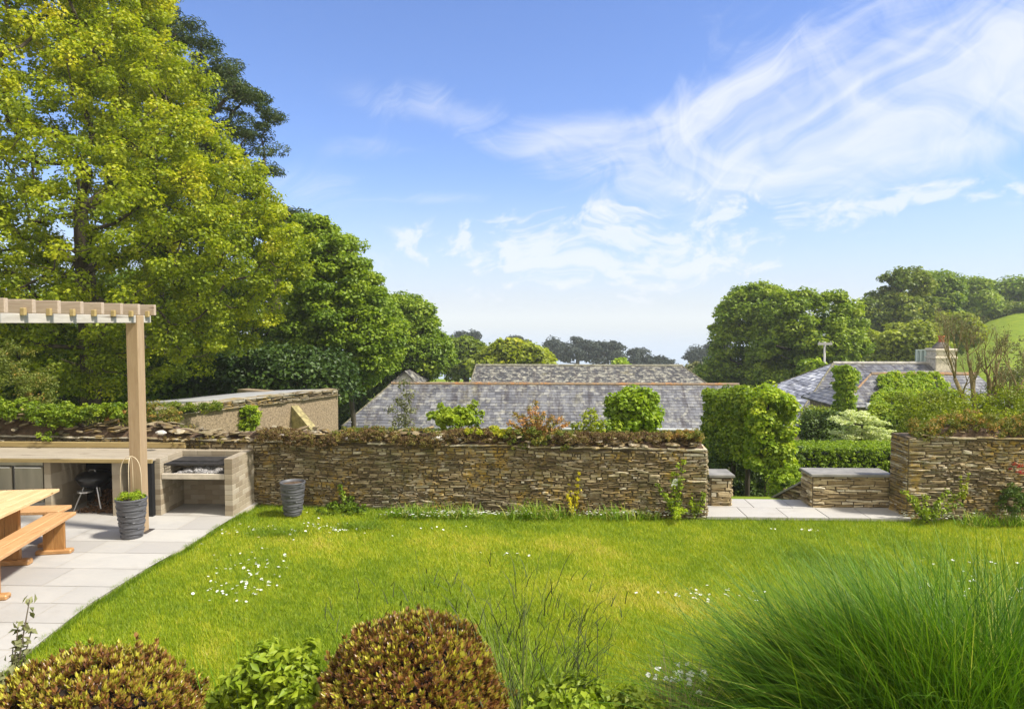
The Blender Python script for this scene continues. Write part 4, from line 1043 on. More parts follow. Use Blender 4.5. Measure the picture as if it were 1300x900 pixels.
# bare stemmed tree
def bare(name, label, trunks, Y, zb):
    b0 = at(1255, 560, Y); root = thing(name, label, 'tree', (b0[0], Y, zb)); m = M(); tips = []
    def grow(p, d, ln, r, lev):
        n = 4; pts = [p]
        for i in range(n):
            d = d + rng.normal(scale=.10, size=3) + [0, 0, .07]; d /= np.linalg.norm(d); p = p + d*ln/n; pts.append(p)
        m.tube(pts, np.linspace(r, r*.6, n+1), 6 if r > .012 else 4)
        if lev == 0: tips.append(pts[-1]); tips.append(pts[2]); return
        for q in range(3 if lev > 1 else 4):
            nd = d + rng.normal(scale=.33, size=3); nd[1] *= .7; nd[2] = abs(nd[2]) + .35; nd /= np.linalg.norm(nd)
            grow(pts[-1 - (q % 2)], nd, ln*rng.uniform(.6, .9), r*.5, lev-1)
    for (x0, y0, x1, y1, r) in trunks:
        a, b = at(x0, y0, Y), at(x1, y1, Y); a2 = a.copy(); a2[2] = min(a2[2], a[2]); d = (b-a); ln = np.linalg.norm(d); d /= ln
        m.tube([np.array([a[0], Y, zb]), a, (a+b)/2 + [0, 0, .03], b], [r*1.2, r*1.1, r, r*.8], 7)
        for q in range(5):
            nd = d + rng.normal(scale=.28, size=3); nd[2] = abs(nd[2])+.5; nd /= np.linalg.norm(nd)
            grow(b if q < 3 else (a+b)/2, nd, .50*rng.uniform(.6, 1), r*.45, 3 if q < 3 else 2)
    m.build('trunk', simple('olive_brown_bark', (.21, .165, .07), .9, ns=9, nv=.4), root)
    m = M(); clump_leaves(m, np.array(tips), .05, 3, .03, .3, .3, .3, .8, .5, .2); m.build('leaves', LM['olive'], root)
bare('pollarded_tree', 'nearly bare multi stemmed tree behind the right hand wall', [(1255, 545, 1256, 500, .06), (1262, 545, 1292, 498, .05), (1232, 530, 1212, 480, .04), (1240, 535, 1232, 470, .04)], 13.2, -1.5)

# pleached row
for i, (px, x0, x1, yt, yb, Y) in enumerate(((912, 896, 926, 495, 580, 17.0), (930, 912, 948, 494, 584, 16.0), (948, 930, 972, 492, 588, 15.0), (973, 950, 1004, 491, 596, 14.0))):
    lab = ['farthest pleached tree, at the left end of the clipped row by the gateway', 'second pleached tree from the left in the row by the gateway', 'third pleached tree from the left in the row by the gateway', 'nearest and tallest pleached tree, at the right end of the clipped row'][i]
    c = at((x0+x1)/2, (yt+yb)/2, Y); s = Y/F; hx, hz = (x1-x0)/2*s, (yb-yt)/2*s; hy = .42
    root = thing('pleached_tree', lab, 'tree', (at(px, 600, Y)[0], Y, -3.2), 'pleached trees beside the gateway')
    n = 300
    q = rng.uniform(-1, 1, (n, 3)); ax = rng.integers(0, 3, n); q[np.arange(n), ax] = np.sign(q[np.arange(n), ax])*rng.uniform(.75, 1.0, n)
    lump = 1 + .10*np.sin(q[:, 2]*5+i*2)*np.cos(q[:, 0]*4+i) - .16*(np.abs(q[:, 0])**3)*(np.abs(q[:, 2])**3)
    C = c + q*np.array([hx-.07, hy, hz-.06])*lump[:, None]
    m = M(); b = at(px, 600, Y); b[2] = -3.2
    m.tube([b, [b[0]+.02, Y, c[2]-hz*.9], [b[0], Y, c[2]+hz*.7]], [.06, .05, .025], 7)
    for k in range(14):
        e = C[rng.integers(n)]; m.tube([[b[0], Y, e[2]-.05], e], [.015, .006], 4)
    m.build('trunk', BARK, root)
    m = M(); clump_leaves(m, C, .13*rng.uniform(.7, 1.3, n), 44, .085, .4, .62, .26, .75, .75); m.build('crown', LM['lime' if i > 2 else 'green'], root)
# hedge right
def boxhedge(name, label, lo, hi, n, crad, per, size, mat, t0=.5, up=.3):
    lo = np.array(lo); hi = np.array(hi); c = (lo+hi)/2; h = (hi-lo)/2
    area = np.array([h[1]*h[2], h[0]*h[2], h[0]*h[1]]); ax = rng.choice(3, n, p=area/area.sum())
    q = rng.uniform(-1, 1, (n, 3)); q[np.arange(n), ax] = np.sign(q[np.arange(n), ax])*.97
    root = thing(name, label, 'hedge', (c[0], c[1], lo[2]))
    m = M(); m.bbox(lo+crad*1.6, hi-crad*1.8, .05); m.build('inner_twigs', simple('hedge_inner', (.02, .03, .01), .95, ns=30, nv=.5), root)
    m = M(); clump_leaves(m, c+q*h, crad, per, size, up, t0, .25, .8, .6, .2); m.build('foliage', mat, root); return root
a = at(1000, 569, 16); b = at(1180, 598, 16)
boxhedge('clipped_hedge', 'clipped flat topped green hedge beyond the low wall', (a[0], 16, -1.6), (b[0], 17.0, a[2]), 3200, .075, 22, .055, LM['lime'], .4)
a = at(985, 600, 13.2); b = at(1024, 640, 13.2)
pshrub('shrub', 'bright green mounded shrub beside the sloping step wall', 1003, 618, 28, 24, 12.6, 110, .1, 45, .055, LM['lime'], zb=-2.0, t0=.5, lower=-.9)
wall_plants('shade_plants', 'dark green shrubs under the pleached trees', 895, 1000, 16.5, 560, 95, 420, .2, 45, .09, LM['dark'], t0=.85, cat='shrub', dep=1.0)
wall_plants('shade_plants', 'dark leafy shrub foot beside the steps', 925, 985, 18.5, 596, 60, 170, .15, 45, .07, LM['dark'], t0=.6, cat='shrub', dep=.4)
# cornus layered
root = thing('variegated_shrub', 'cream variegated shrub in flat layers above the clipped hedge', 'shrub', tuple(at(1093, 600, 18)))
m = M(); C = []
for (yy, hw, cx) in ((526, 12, 1090), (534, 26, 1088), (545, 20, 1100), (552, 31, 1094), (562, 34, 1092), (572, 32, 1096)):
    for k in range(int(hw*2.6)):
        C.append(at(cx+rng.uniform(-hw, hw), yy+rng.normal()*1.3, 18)+[0, rng.uniform(-.5, .5), 0])
clump_leaves(m, np.array(C), .12, 40, .06, .8, .78, .22, .3, .6, .2); m.build('foliage', LM['cream'], root)
m = M(); b = at(1093, 600, 18); m.tube([[b[0], 18, -3], [b[0], 18, at(1093, 525, 18)[2]]], [.05, .02], 6)
for (yy, hw, cx) in ((534, 26, 1088), (552, 31, 1094), (562, 34, 1092)):
    for sg in (-1, 1): m.tube([[b[0], 18, at(cx, yy+6, 18)[2]], at(cx+sg*hw*.8, yy+1, 18)], [.02, .008], 5)
m.build('stem', BARK, root)
# shrubs round the house
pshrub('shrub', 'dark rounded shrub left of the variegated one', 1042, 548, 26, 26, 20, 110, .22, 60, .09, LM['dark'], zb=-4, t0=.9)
pshrub('shrub', 'yellow green feathery bush in front of the house eave', 1038, 532, 20, 14, 22, 60, .2, 55, .09, LM['ygreen'], zb=-4, t0=.3)
pshrub('shrub', 'dense green shrub mass below the ivy covered wing roof', 1140, 545, 42, 30, 21, 200, .24, 70, .10, LM['green'], zb=-4, t0=.75, dep=.5)
pshrub('shrub', 'sunny green shrub below the right part of the house', 1190, 530, 32, 26, 20, 140, .24, 60, .10, LM['mid'], zb=-4, t0=.7, dep=.5)
tree('ivy_column', 'narrow ivy clad column standing in front of the house roof', [(1058,535),(1062,500),(1060,468),(1064,459),(1078,462),(1089,476),(1084,492),(1084,535)], 25, .45, 150, .2, 60, .11, LM['lime'], (1073, 560), .12, cat='ivy', t0=.45, aspect=.8, up=.2)
# climber over wing roof
m = M(); C = []
for poly, yy in (([(1115,476),(1145,472),(1152,500),(1165,540),(1160,575),(1105,575),(1115,540),(1128,520)], 27), ([(1150,472),(1190,474),(1205,490),(1222,505),(1228,540),(1160,560),(1150,500)], 27), ([(1112,500),(1122,498),(1125,520),(1118,540),(1106,520)], 27)):
    poly = np.array(poly, float); X = rng.uniform(poly[:,0].min(), poly[:,0].max(), 900); Yy = rng.uniform(poly[:,1].min(), poly[:,1].max(), 900); ok = inpoly(X, Yy, poly)
    for x, y_ in list(zip(X[ok], Yy[ok]))[:300]:
        yd = np.interp(y_, [473, 517, 600], [29.2, 27.2, 26.2]) - .15; C.append(at(x, y_, yd))
clump_leaves(m, np.array(C), .17, 38, .11, .35, .62, .22, .8, .8, .3)
tag(m.build('climber', LM['lime']), 'bright green climber sprawling over the wing roof of the house', 'climber')

# plants in front of the long wall
fy = lambda px: np.interp(px, [316, 897], [WM[1], WB[1]]) - .10
shoots('wall_shrub', 'golden yellow leaved climber on the wall face', (728, 655), 9.5, [(722, 602), (735, 600), (728, 612), (738, 618), (720, 625), (732, 632), (724, 640)], LM['yell'], .04, 14, .035, t0=.6, z0=0, up=.05)
shoots('rose_bush', 'thin climbing rose with green leaves near the end of the long wall', (857, 655), 9.42, [(858, 590), (866, 585), (852, 600), (862, 612), (833, 613), (843, 625), (850, 632), (868, 625)], LM['green'], .045, 16, .045, t0=.7, z0=0)
shoots('rose_bush', 'small green bush at the corner of the long wall end', (884, 655), 9.42, [(880, 628), (893, 625), (888, 635), (876, 636)], LM['green'], .045, 14, .045, t0=.7, z0=0)
m = M(); p = at(857, 612, 9.36); m.box((p[0]-.045, 9.35, p[2]-.05), (p[0]+.045, 9.356, p[2]+.05), rz=.3); V = m.V[0]; m.V[0] = V + (V[:, [2, 1, 0]] - V[:, [2, 1, 0]].mean(0))*[.35, 0, 0]
tag(m.build('plant_label', TAGW), 'small white plant label hanging on the climbing rose', 'label')
wall_plants('lime_plant', 'low lime green leaf clump at the foot of the climbing rose', 852, 868, 9.33, 645, 8, 16, .06, 34, .04, LM['lime'], t0=.8)
shoots('creeper', 'dark green creeper climbing from the wall foot right of the grey pot', (440, 658), 9.72, [(430, 618), (434, 628), (440, 640), (446, 632), (452, 645)], LM['green'], .045, 16, .045, t0=.25, z0=0)
wall_plants('creeper', 'dark green leafy plants at the wall foot near the grey pot', 405, 465, 9.62, 640, 16, 50, .06, 30, .045, LM['green'], t0=.3)
# right wall plants
shoots('wall_shrub', 'green sprawling bush at the foot of the right hand wall', (1175, 658), 9.3, [(1155, 628), (1165, 634), (1178, 632), (1190, 636), (1205, 625), (1225, 628), (1212, 638), (1170, 645)], LM['green'], .045, 18, .055, t0=.7, z0=0)
shoots('wall_shrub', 'small yellow green sprig halfway up the right hand wall', (1222, 640), 9.4, [(1218, 605), (1226, 600), (1220, 615)], LM['ygreen'], .035, 10, .03, t0=.5)
wall_plants('red_plant', 'red leaved sprig on the right hand wall at the picture edge', 1290, 1305, 9.35, 590, 8, 10, .035, 22, .025, LM['red'], t0=.5)
wall_plants('shade_plant', 'dark leafy plant at the foot of the right wall near the picture edge', 1278, 1302, 9.3, 618, 32, 34, .06, 26, .05, LM['dark'], t0=.9)

def tuft(name, label, px, py, Y, n, ln, w, spread, mat, t0=.4, z=0.0, droop=.6, cat='grass', seg=4, group=None, sx=.06, sy=.05, tv=.2, lean=(0, 0), kind=None):
    b = at(px, py, Y); B = np.stack([b[0]+rng.normal(0, sx, n), Y+rng.normal(0, sy, n), np.full(n, z)], 1)
    a = rng.uniform(0, 2*math.pi, n); k = np.abs(rng.normal(0, spread, n)); D = np.stack([np.cos(a)*k+lean[0], np.sin(a)*k+lean[1]], 1)
    m = M(); m.blades(B, D, ln*rng.uniform(.6, 1.1, n), w, droop*rng.uniform(.3, 1.3, n), np.clip(rng.normal(t0, tv, n), 0, 1), seg)
    return tag(m.build(name, mat), label, cat, group, kind)
gi = 0
tl = ['between the grey pot and the daisies', 'below the barn end of the wall', 'third clump left of the golden climber', 'just left of the golden climber', 'right of the golden climber', 'midway between the golden climber and the rose', 'left of the climbing rose']
for (px, n, ln) in ((505, 90, .2), (535, 160, .26), (585, 130, .24), (672, 170, .3), (705, 120, .26), (775, 100, .24), (815, 80, .2)):
    tuft('strappy_plant', 'arching strap leaves at the wall foot, ' + tl[gi], px, 655, 9.38, n, ln, .012, .7, LM['fount'], .75, group='strap leaved clumps along the wall', sx=.14); gi += 1
for i, (px, n) in enumerate(((1237, 90), (1262, 60), (1290, 90))):
    tuft('strappy_plant', ['strap leaved clump at the foot of the right wall, left of three', 'strap leaved clump at the foot of the right wall, middle of three', 'strap leaved clump at the foot of the right wall, at the picture edge'][i], px, 655, 9.25, n, .24, .012, .6, LM['fount'], .75, group='strap leaved clumps along the right wall', sx=.1)

# ------------------------------------------------------------------ lawn
def inlawn(x, y):
    ok = (x > edge_x(y) - .004)
    yl = np.where(x < WB[0], WM[1] + (WB[1]-WM[1])*(x-WM[0])/(WB[0]-WM[0]) - .02, np.where(x < RA[0], G(1000, 658)[1], RA[1] - .02*(x-RA[0])))
    return ok & (y < yl)
def lown(x, y): return (np.sin(x*1.3+.7*np.sin(y*1.9))+np.sin(y*1.7+x*.6+2)+.7*np.sin(x*3.9+y*2.2)+.5*np.sin(x*7.1-y*5.3)+.4*np.sin(x*13+y*9))/3.6
nb = 520000
yy = 4.3 + (9.95-4.3)*rng.random(nb)**1.15
xx = -4.4 + rng.random(nb)*(0.86*yy + 4.9)
ok = inlawn(xx, yy); xx, yy = xx[ok], yy[ok]; nb = len(xx)
ln_ = rng.uniform(.008, .020, nb)*(1+.35*lown(xx*1.7, yy*1.7))
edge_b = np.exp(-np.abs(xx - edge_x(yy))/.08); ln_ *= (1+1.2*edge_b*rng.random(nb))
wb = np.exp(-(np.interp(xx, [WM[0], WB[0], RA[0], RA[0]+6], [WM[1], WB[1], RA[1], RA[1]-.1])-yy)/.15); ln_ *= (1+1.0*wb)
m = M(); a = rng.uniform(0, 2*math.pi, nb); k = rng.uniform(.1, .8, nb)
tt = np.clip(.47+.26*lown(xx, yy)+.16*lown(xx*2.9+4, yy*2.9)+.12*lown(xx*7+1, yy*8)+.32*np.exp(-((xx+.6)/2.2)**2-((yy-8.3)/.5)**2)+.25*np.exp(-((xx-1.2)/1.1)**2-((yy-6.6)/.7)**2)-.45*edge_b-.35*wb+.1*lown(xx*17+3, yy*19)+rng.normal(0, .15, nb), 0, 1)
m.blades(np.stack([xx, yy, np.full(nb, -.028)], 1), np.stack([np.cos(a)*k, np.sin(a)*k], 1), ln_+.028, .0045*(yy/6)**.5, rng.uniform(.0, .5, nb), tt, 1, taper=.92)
ne = 9000; ye = rng.uniform(4.3, EY[-1], ne); xe_ = edge_x(ye) + rng.uniform(-.012, .03, ne)
kk_ = .5 + .5*np.sin(ye*7)*np.sin(ye*17+1)
m.blades(np.stack([xe_, ye, np.full(ne, -.02)], 1), np.stack([rng.normal(-.5, .5, ne), rng.normal(0, .5, ne)], 1), rng.uniform(.04, .075, ne)*(.8+.5*kk_), .005, rng.uniform(.1, .6, ne), np.clip(rng.normal(.22, .12, ne), 0, 1), 1, taper=.92)
tag(m.build('lawn', LM['grass']), kind='structure')

# darker long tufts in the lawn
for i, (px, py, lab) in enumerate(((352, 676, 'dark green tuft of longer grass in the lawn near the grey pot'), (462, 668, 'wide dark tuft of longer grass in the lawn near the wall'))):
    p = G(px, py); n = 900; B = np.stack([p[0]+rng.normal(0, .2, n), p[1]+rng.normal(0, .10, n), np.zeros(n)], 1); a = rng.uniform(0, 6.28, n)
    m = M(); m.blades(B, np.stack([np.cos(a), np.sin(a)], 1)*.4, .06, .005, .4, np.clip(rng.normal(.15, .1, n), 0, 1), 2); tag(m.build('grass_tuft', LM['grass']), lab, 'grass', 'tufts in the lawn')
p = G(108, 822); n = 60; B = np.stack([p[0]+rng.normal(0, .05, n), p[1]+rng.normal(0, .04, n), np.zeros(n)], 1); a = rng.uniform(0, 6.28, n)
m = M(); m.blades(B, np.stack([np.cos(a), np.sin(a)], 1)*.9, .14, .012, .5, np.clip(rng.normal(.3, .1, n), 0, 1), 3); tag(m.build('grass_tuft', LM['grass']), 'coarse weed tuft at the lawn edge, above the left bronze bush', 'weed')

# daisies
def daisy_proto():
    m = M(); n = 11; th = np.arange(n)*2*math.pi/n
    for t in th:
        d = np.array([math.cos(t), math.sin(t), 0]); s = np.array([-math.sin(t), math.cos(t), 0]); z = np.array([0, 0, .045])
        m.add([z+d*.002, z+d*.008+s*.0035+[0, 0, .001], z+d*.0135+[0, 0, .002], z+d*.008-s*.0035+[0, 0, .001]], [(0, 1, 2, 3)], random.random())
    m.add([[.004, 0, .047], [0, .004, .047], [-.004, 0, .047], [0, -.004, .047]], [(0, 1, 2, 3)], .5)
    return m
proto = daisy_proto().build('daisy', LM['white']); proto.location = (0, 0, 0)
gm = proto.data; V = None
cl = [(400, 668, 'in the left lawn patch below the grey pot', .35, .1, 34), (330, 672, 'in the patch by the patio end', .3, .12, 30), (378, 648, 'beside the grey pot', .1, .04, 10), (318, 722, 'in the dense patch in the left lawn', .13, .16, 36), (288, 748, 'in the nearer patch beside the patio edge', .18, .12, 26), (318, 745, 'right of the nearer patio edge patch', .1, .1, 14), (895, 752, 'in the patch left of the fountain grass', .22, .07, 30), (300, 700, 'between the left lawn patches', .3, .1, 10), (545, 670, 'in the lawn middle below the wall', .3, .06, 8), (658, 703, 'behind the tall seed stems', .15, .05, 8), (1265, 745, 'in the patch at the right picture edge', .3, .12, 30), (1255, 712, 'behind the fountain grass at right', .35, .06, 16), (1020, 672, 'in the lawn before the gateway', .1, .03, 8), (440, 672, 'beside the dark lawn tuft', .08, .03, 8)]
used = False
for (px, py, where, sx, sy, n) in cl:
    c = G(px, py)
    for k in range(n):
        x, y_ = c[0]+rng.normal()*sx*1.5, c[1]+rng.normal()*sy*1.3
        if x < edge_x(y_)+.05: x = edge_x(y_)+.05+rng.random()*.1
        o = proto if not used else proto.copy()
        if used: col.objects.link(o)
        used = True
        o.location = (x, y_, -.012+rng.uniform(0, .012)); o.rotation_euler = (rng.normal()*.25-.15, rng.normal()*.25, rng.uniform(0, 6)); s = rng.uniform(.9, 1.5); o.scale = (s, s, 1)
        o['label'] = 'small white daisy ' + where; o['category'] = 'daisy'; o['group'] = 'daisies on the lawn'
# dense band along wall foot
def daisy_band(label, px0, px1, py, n, sy):
    base = daisy_proto(); Vb = np.concatenate(base.V); m = M(); fl = {k: np.concatenate(v) for k, v in base.F.items()}
    for _ in range(n):
        x = rng.uniform(px0, px1)
        if math.sin(x*.06)+math.sin(x*.023+1) < -.7 and rng.random() < .7: continue
        c = G(x, py); p = np.array([c[0], c[1]+rng.normal()*sy, rng.uniform(0, .05)]); s = rng.uniform(.9, 1.5); rx = rng.uniform(-.9, .1)
        W = Vb.copy(); W[:, 2] -= .045; W[:, :2] *= s; W = np.stack([W[:, 0], W[:, 1]*math.cos(rx)-W[:, 2]*math.sin(rx), W[:, 1]*math.sin(rx)+W[:, 2]*math.cos(rx)], 1); W[:, 2] += .045
        k0 = m.n; first = True
        for kk, f in fl.items():
            if first: m.add(W+p, f, .5); first = False
            else: m.F.setdefault(kk, []).append(f + k0)
    tag(m.build('daisies', LM['white']), label, 'daisies', kind='stuff')
daisy_band('mass of small white flowers along the foot of the long wall', 480, 895, 657, 520, .05)
daisy_band('mass of small white flowers along the foot of the right wall', 1145, 1330, 660, 300, .06)

# ------------------------------------------------------------------ brick barbecue
def brickwall(m, mm, lo, hi, bl=.215, bh=.075, gap=.006, ins=.004):
    """solid wall of courses; stones stand 4 mm proud of the mortar core"""
    lo = np.array(lo); hi = np.array(hi); mm.box(lo+ins, hi-np.array([ins, ins, ins*0]) - [0, 0, ins])
    ax = 0 if hi[0]-lo[0] > hi[1]-lo[1] else 1
    nrow = int(round((hi[2]-lo[2])/bh)); bh = (hi[2]-lo[2])/nrow
    for r in range(nrow):
        s = lo[ax] - (bl/2 if r % 2 else 0)
        while s < hi[ax]-.01:
            a = max(s, lo[ax]); b = min(s+bl-gap, hi[ax]) if s+bl < hi[ax]-.02 else hi[ax]
            if b-a > .015:
                l2, h2 = lo.copy(), hi.copy(); l2[ax] = a; h2[ax] = b; l2[2] = lo[2]+r*bh; h2[2] = lo[2]+(r+1)*bh-gap*.7
                j = random.uniform(-.0015, .0015); oth = 1-ax; l2[oth] += j
                m.bbox(l2, h2, .004, random.betavariate(2, 2))
            s += bl
YF = G(290, 657)[1]; 
xl0 = at(194.5, 650, YF)[0]; xl1 = xl0+.115; xr1 = at(296, 650, YF)[0]; xr0 = xr1-.115
zb = at(290, 582, YF)[2]; YB = YF + .72
t = thing('brick_barbecue', 'pale brick built barbecue with grill and ash tray, at the end of the counter', 'barbecue', ((xl0+xr1)/2, YF, 0))
m = M(); mm = M()
brickwall(m, mm, (xl0, YF, .02), (xl1, YB, zb)); brickwall(m, mm, (xr0, YF, .02), (xr1, YB, zb)); brickwall(m, mm, (xl1+.002, YB-.115, .02), (xr0-.002, YB, zb-.004))
m.build('brick_walls', BRICK, t); mm.build('mortar', BMORTAR, t)
m = M(); zs = at(245, 602, YF)[2]
m.bbox((xl1+.002, YF+.02, zs-.075), (xr0-.002, YF+.06, zs), .004); m.build('front_rail', simple('pale_lintel', (.48, .42, .33), .8, ns=8, nv=.2), t)
m = M(); m.box((xl1+.002, YF+.062, zs-.07), (xr0-.002, YB-.118, zs-.045)); m.build('charcoal_tray', SOOT, t)
m = M()
for k in range(420):
    x = rng.uniform(xl1+.12, xr0-.25); y_ = YF+rng.uniform(.12, .5); h = .055*math.exp(-((x-(xl1+.40))/.22)**2)*rng.random()
    r_ = rng.uniform(.006, .02); m.box((x-r_, y_-r_, zs-.045+h), (x+r_, y_+r_, zs-.045+h+r_*1.2), random.random(), rz=rng.uniform(0, 3), jit=.003)
m.build('ash', ASH, t)
zg = zb-.10; m = M()
for k in range(30):
    x = xl1+.01+(xr0-xl1-.02)*k/29; m.tube([[x, YF+.10, zg], [x, YB-.13, zg-.005]], .006, 5)
for y_ in np.linspace(YF+.10, YB-.14, 4): m.tube([[xl1+.003, y_, zg-.008], [xr0-.003, y_, zg-.008]], .005, 5)
m.box((xl1+.004, YF+.085, zg-.02), (xr0-.004, YF+.097, zg+.004)); m.box((xl1+.03, YF+.25, zg+.008), (xr0-.2, YB-.14, zg+.013))
m.build('grill', SOOT, t)

# ------------------------------------------------------------------ counter
t = thing('outdoor_counter', 'long timber topped outdoor kitchen counter with stone piers and fridge below', 'counter', (-7, YF, 0))
yf = G(150, 657)[1]; zc = at(120, 582, yf)[2]; yb = YB+.03
xe = at(196, 580, yf)[0]
m = M(); n = 6
for k in range(n):
    y0_ = yf-.03+(yb-yf)*k/n; m.bbox((-10.5, y0_+.003, zc-.028), (xe-.01+ (k%2)*.004, y0_+(yb-yf)/n-.003, zc), .003, random.uniform(.5, 1))
m.build('counter_top', W_DECK, t)
m = M(); m.bbox((-10.5, yf-.055, zc-.05), (xe-.005, yf-.032, zc+.002), .003); m.build('front_edge', W_EDGE, t)
m = M(); m.bbox((-10.5, yb-.02, zc+.003), (xe+.02, yb+.02, zc+.085), .004); m.build('upstand', W_EDGE, t)
def pr(px0, wpx): 
    m = M(); mm = M()
    x0 = at(px0, 640, yf)[0]; brickwall(m, mm, (x0, yf, .02), (x0+wpx*yf/F, yb-.05, zc-.03), bl=.45, bh=.2, ins=.0015, gap=.003)
    po = m.build('pier', BRICK, t); po['_o'] = list(t['_o']); mm.build('mortar', BMORTAR, po)
pr(57, 9); pr(143, 13)
m = M(); m.box((-10.4, yb-.05, .02), (xe-.01, yb-.01, zc-.03)); m.build('back_panel', simple('dark_back', (.03, .026, .022), .9), t)
m = M(); x0 = at(187, 640, yf)[0]; m.box((x0, yf-.02, .022), (x0+.085, yf+.35, zc-.052)); m.build('black_end_panel', BLACKM, t)
# leaf litter below
m = M(); nn_ = 900; B = np.stack([rng.uniform(at(90, 650, yf)[0], at(142, 650, yf)[0], nn_), rng.uniform(yf+.1, yb-.1, nn_), rng.uniform(.025, .07, nn_)], 1)
B[:, 2] += np.clip(B[:, 1]-yf-.25, 0, 1)*.35
m.leaves(B, rng.normal(size=(nn_, 3))+[0, 0, 1], .05, .035, rng.random(nn_)); tag(m.build('leaf_litter', leafmat('dry_leaf', [(0, (.06, .035, .02)), (1, (.22, .12, .06))], .1)), 'dry brown leaves heaped under the counter', 'leaves', kind='stuff')
# fridge
fx1 = at(56.5, 640, yf)[0]
t = thing('undercounter_fridge', 'stainless steel two door fridge under the left of the counter', 'fridge', (fx1-.7, yf, 0))
m = M(); m.bbox((fx1-1.38, yf+.06, .03), (fx1-.012, yf+.6, zc-.035), .006); m.build('cabinet', simple('fridge_body', (.30, .29, .27), .4, .5, .6), t)
for (xa, xb) in ((fx1-.435, fx1-.03), (fx1-.90, fx1-.475), (fx1-1.36, fx1-.94)):
    m = M(); m.bbox((xa, yf+.028, .20), (xb, yf+.056, zc-.12), .006); d = m.build('door', STEEL, t); d['_o'] = list(t['_o'])
    m = M(); m.bbox((xa+.01, yf+.008, zc-.145), (xb-.01, yf+.026, zc-.128), .004); m.build('handle', ALU, d)
m = M(); m.bbox((fx1-1.36, yf+.035, zc-.112), (fx1-.03, yf+.056, zc-.045), .004); m.build('control_strip', STEEL, t)
m = M(); m.box((fx1-.44, yf+.045, .06), (fx1-.03, yf+.055, .19)); 
for k in range(4): m.box((fx1-.20, yf+.036, .075+k*.028), (fx1-.05, yf+.0449, .085+k*.028))
m.build('vent_grille', simple('grey_grille', (.25, .24, .22), .5, .5, .3), t)
# kettle barbecue
kx = at(118, 600, yf+.35)[0]; ky = yf+.38; kz = at(118, 607, ky)[2]
t = thing('kettle_barbecue', 'black kettle barbecue on thin metal legs, stored under the counter', 'barbecue', (kx, ky, 0))
m = M(); m.lathe([(.02, -.13), (.12, -.12), (.19, -.075), (.23, 0), (.235, .01)], (kx, ky, kz), 28); m.build('bowl', BLACK, t, True)
m = M(); m.lathe([(.24, .012), (.235, .03), (.20, .075), (.12, .105), (.0, .115)], (kx, ky, kz), 28); lid = m.build('lid', BLACK, t, True); lid['_o'] = list(t['_o'])
m = M(); m.tube([[kx-.05, ky-.05, kz+.11], [kx-.03, ky-.05, kz+.135], [kx+.03, ky-.05, kz+.135], [kx+.05, ky-.05, kz+.11]], .008, 6); m.build('handle', ALU, lid)
for (sx_, sy_) in ((-1, -1), (1, -1), (0, 1)):
    m = M(); m.tube([[kx+sx_*.09, ky+sy_*.09, kz-.09], [kx+sx_*.2, ky+sy_*.17, .025]], .011, 8); m.build('leg', ALU, t)
m = M(); m.lathe([(.10, 0), (.10, .02), (.07, .02), (.0, .02)], (kx-.06, ky-.12, kz-.17), 18); m.build('ash_catcher', ALU, t)

# ------------------------------------------------------------------ pergola
t = thing('pergola', 'timber pergola corner with post, long beam and overlapping rafters, over the patio', 'pergola', tuple(G(176, 679)))
pb = G(176, 679); yp = pb[1]; px0 = at(166.5, 679, yp)[0]; w = .15; px1 = px0+w
zt_ = at(165, 410, yp)[2]; 
m = M(); m.bbox((px0, yp, .02), (px1, yp+w, zt_+.094), .006); m.build('post', W_POST, t)
m = M(); m.bbox((px0-.03, yp-.03, .022), (px1+.06, yp+w+.03, .032), .003); m.build('base_plate', simple('dark_steel', (.08, .07, .065), .5, .5, .5), t)
bx0, bx1 = px1-.055, px1+.0
m = M(); m.bbox((px1-.06, 2.6, zt_), (px1-.012, yp-.002, zt_+.095), .004); m.bbox((px1-.06, yp+w+.002, zt_), (px1-.012, yp+w+.18, zt_+.095), .004); m.build('beam', W_BEAM, t)
yy_ = yp+w+.12; k = 0
bx1 = px1-.012
for k in range(17):
    yk = yy_ - k*.355
    if yk < 3: break
    m = M(); m.bbox((-10.5, yk-.04, zt_+.096), (bx1+.10, yk+.01, zt_+.232), .004, random.uniform(.6, 1)); m.build('rafter', W_RAFT, t)
    m = M(); m.bbox((bx1+.001, yk-.08, zt_+.075), (bx1+.045, yk-.041, zt_+.15), .004, random.uniform(.5, 1)); m.build('bracket_block', W_EDGE, t)
m = M(); m.bbox((-10.5, yp+.0, zt_+.0), (px0-.001, yp+.05, zt_+.09), .004); 

# ------------------------------------------------------------------ pots
def pot(name, label, c, r, h, plant=False):
    t = thing(name, label, 'plant pot', c, 'grey ribbed plant pots')
    prof = [(r*.66, 0)]; nr = 11
    for i in range(nr):
        f0, f1 = i/nr, (i+1)/nr
        r0_, r1_ = r*(.66+.32*f0**.85), r*(.66+.32*f1**.85)
        prof += [(r0_+.0, h*.95*(f0+.005)), (r0_+.003, h*.95*(f0+.5/nr)), (r1_+.008, h*.95*(f1-.02)), (r1_+.0005, h*.95*(f1-.005))]
    prof += [(r*1.0, h*.955), (r*1.02, h*.97), (r*1.02, h*.995), (r*1.0, h), (r*.93, h), (r*.92, h*.9)]
    def wob(th, i): return .012*np.sin(th*2+i*.9)*(1 if 1 < i < len(prof)-6 else 0)
    m = M(); m.lathe(prof, c, 48, wob=wob); m.build('pot_body', POTM, t, True)
    m = M(); m.lathe([(r*.925, h*.92), (.0, h*.93)], c, 24); m.build('soil', SOIL, t)
    return t
c1 = G(168, 684); pot('plant_pot', 'dark grey ribbed pot of green leaves in front of the pergola post', tuple(c1+[0, 0, .02]), .178, .50)
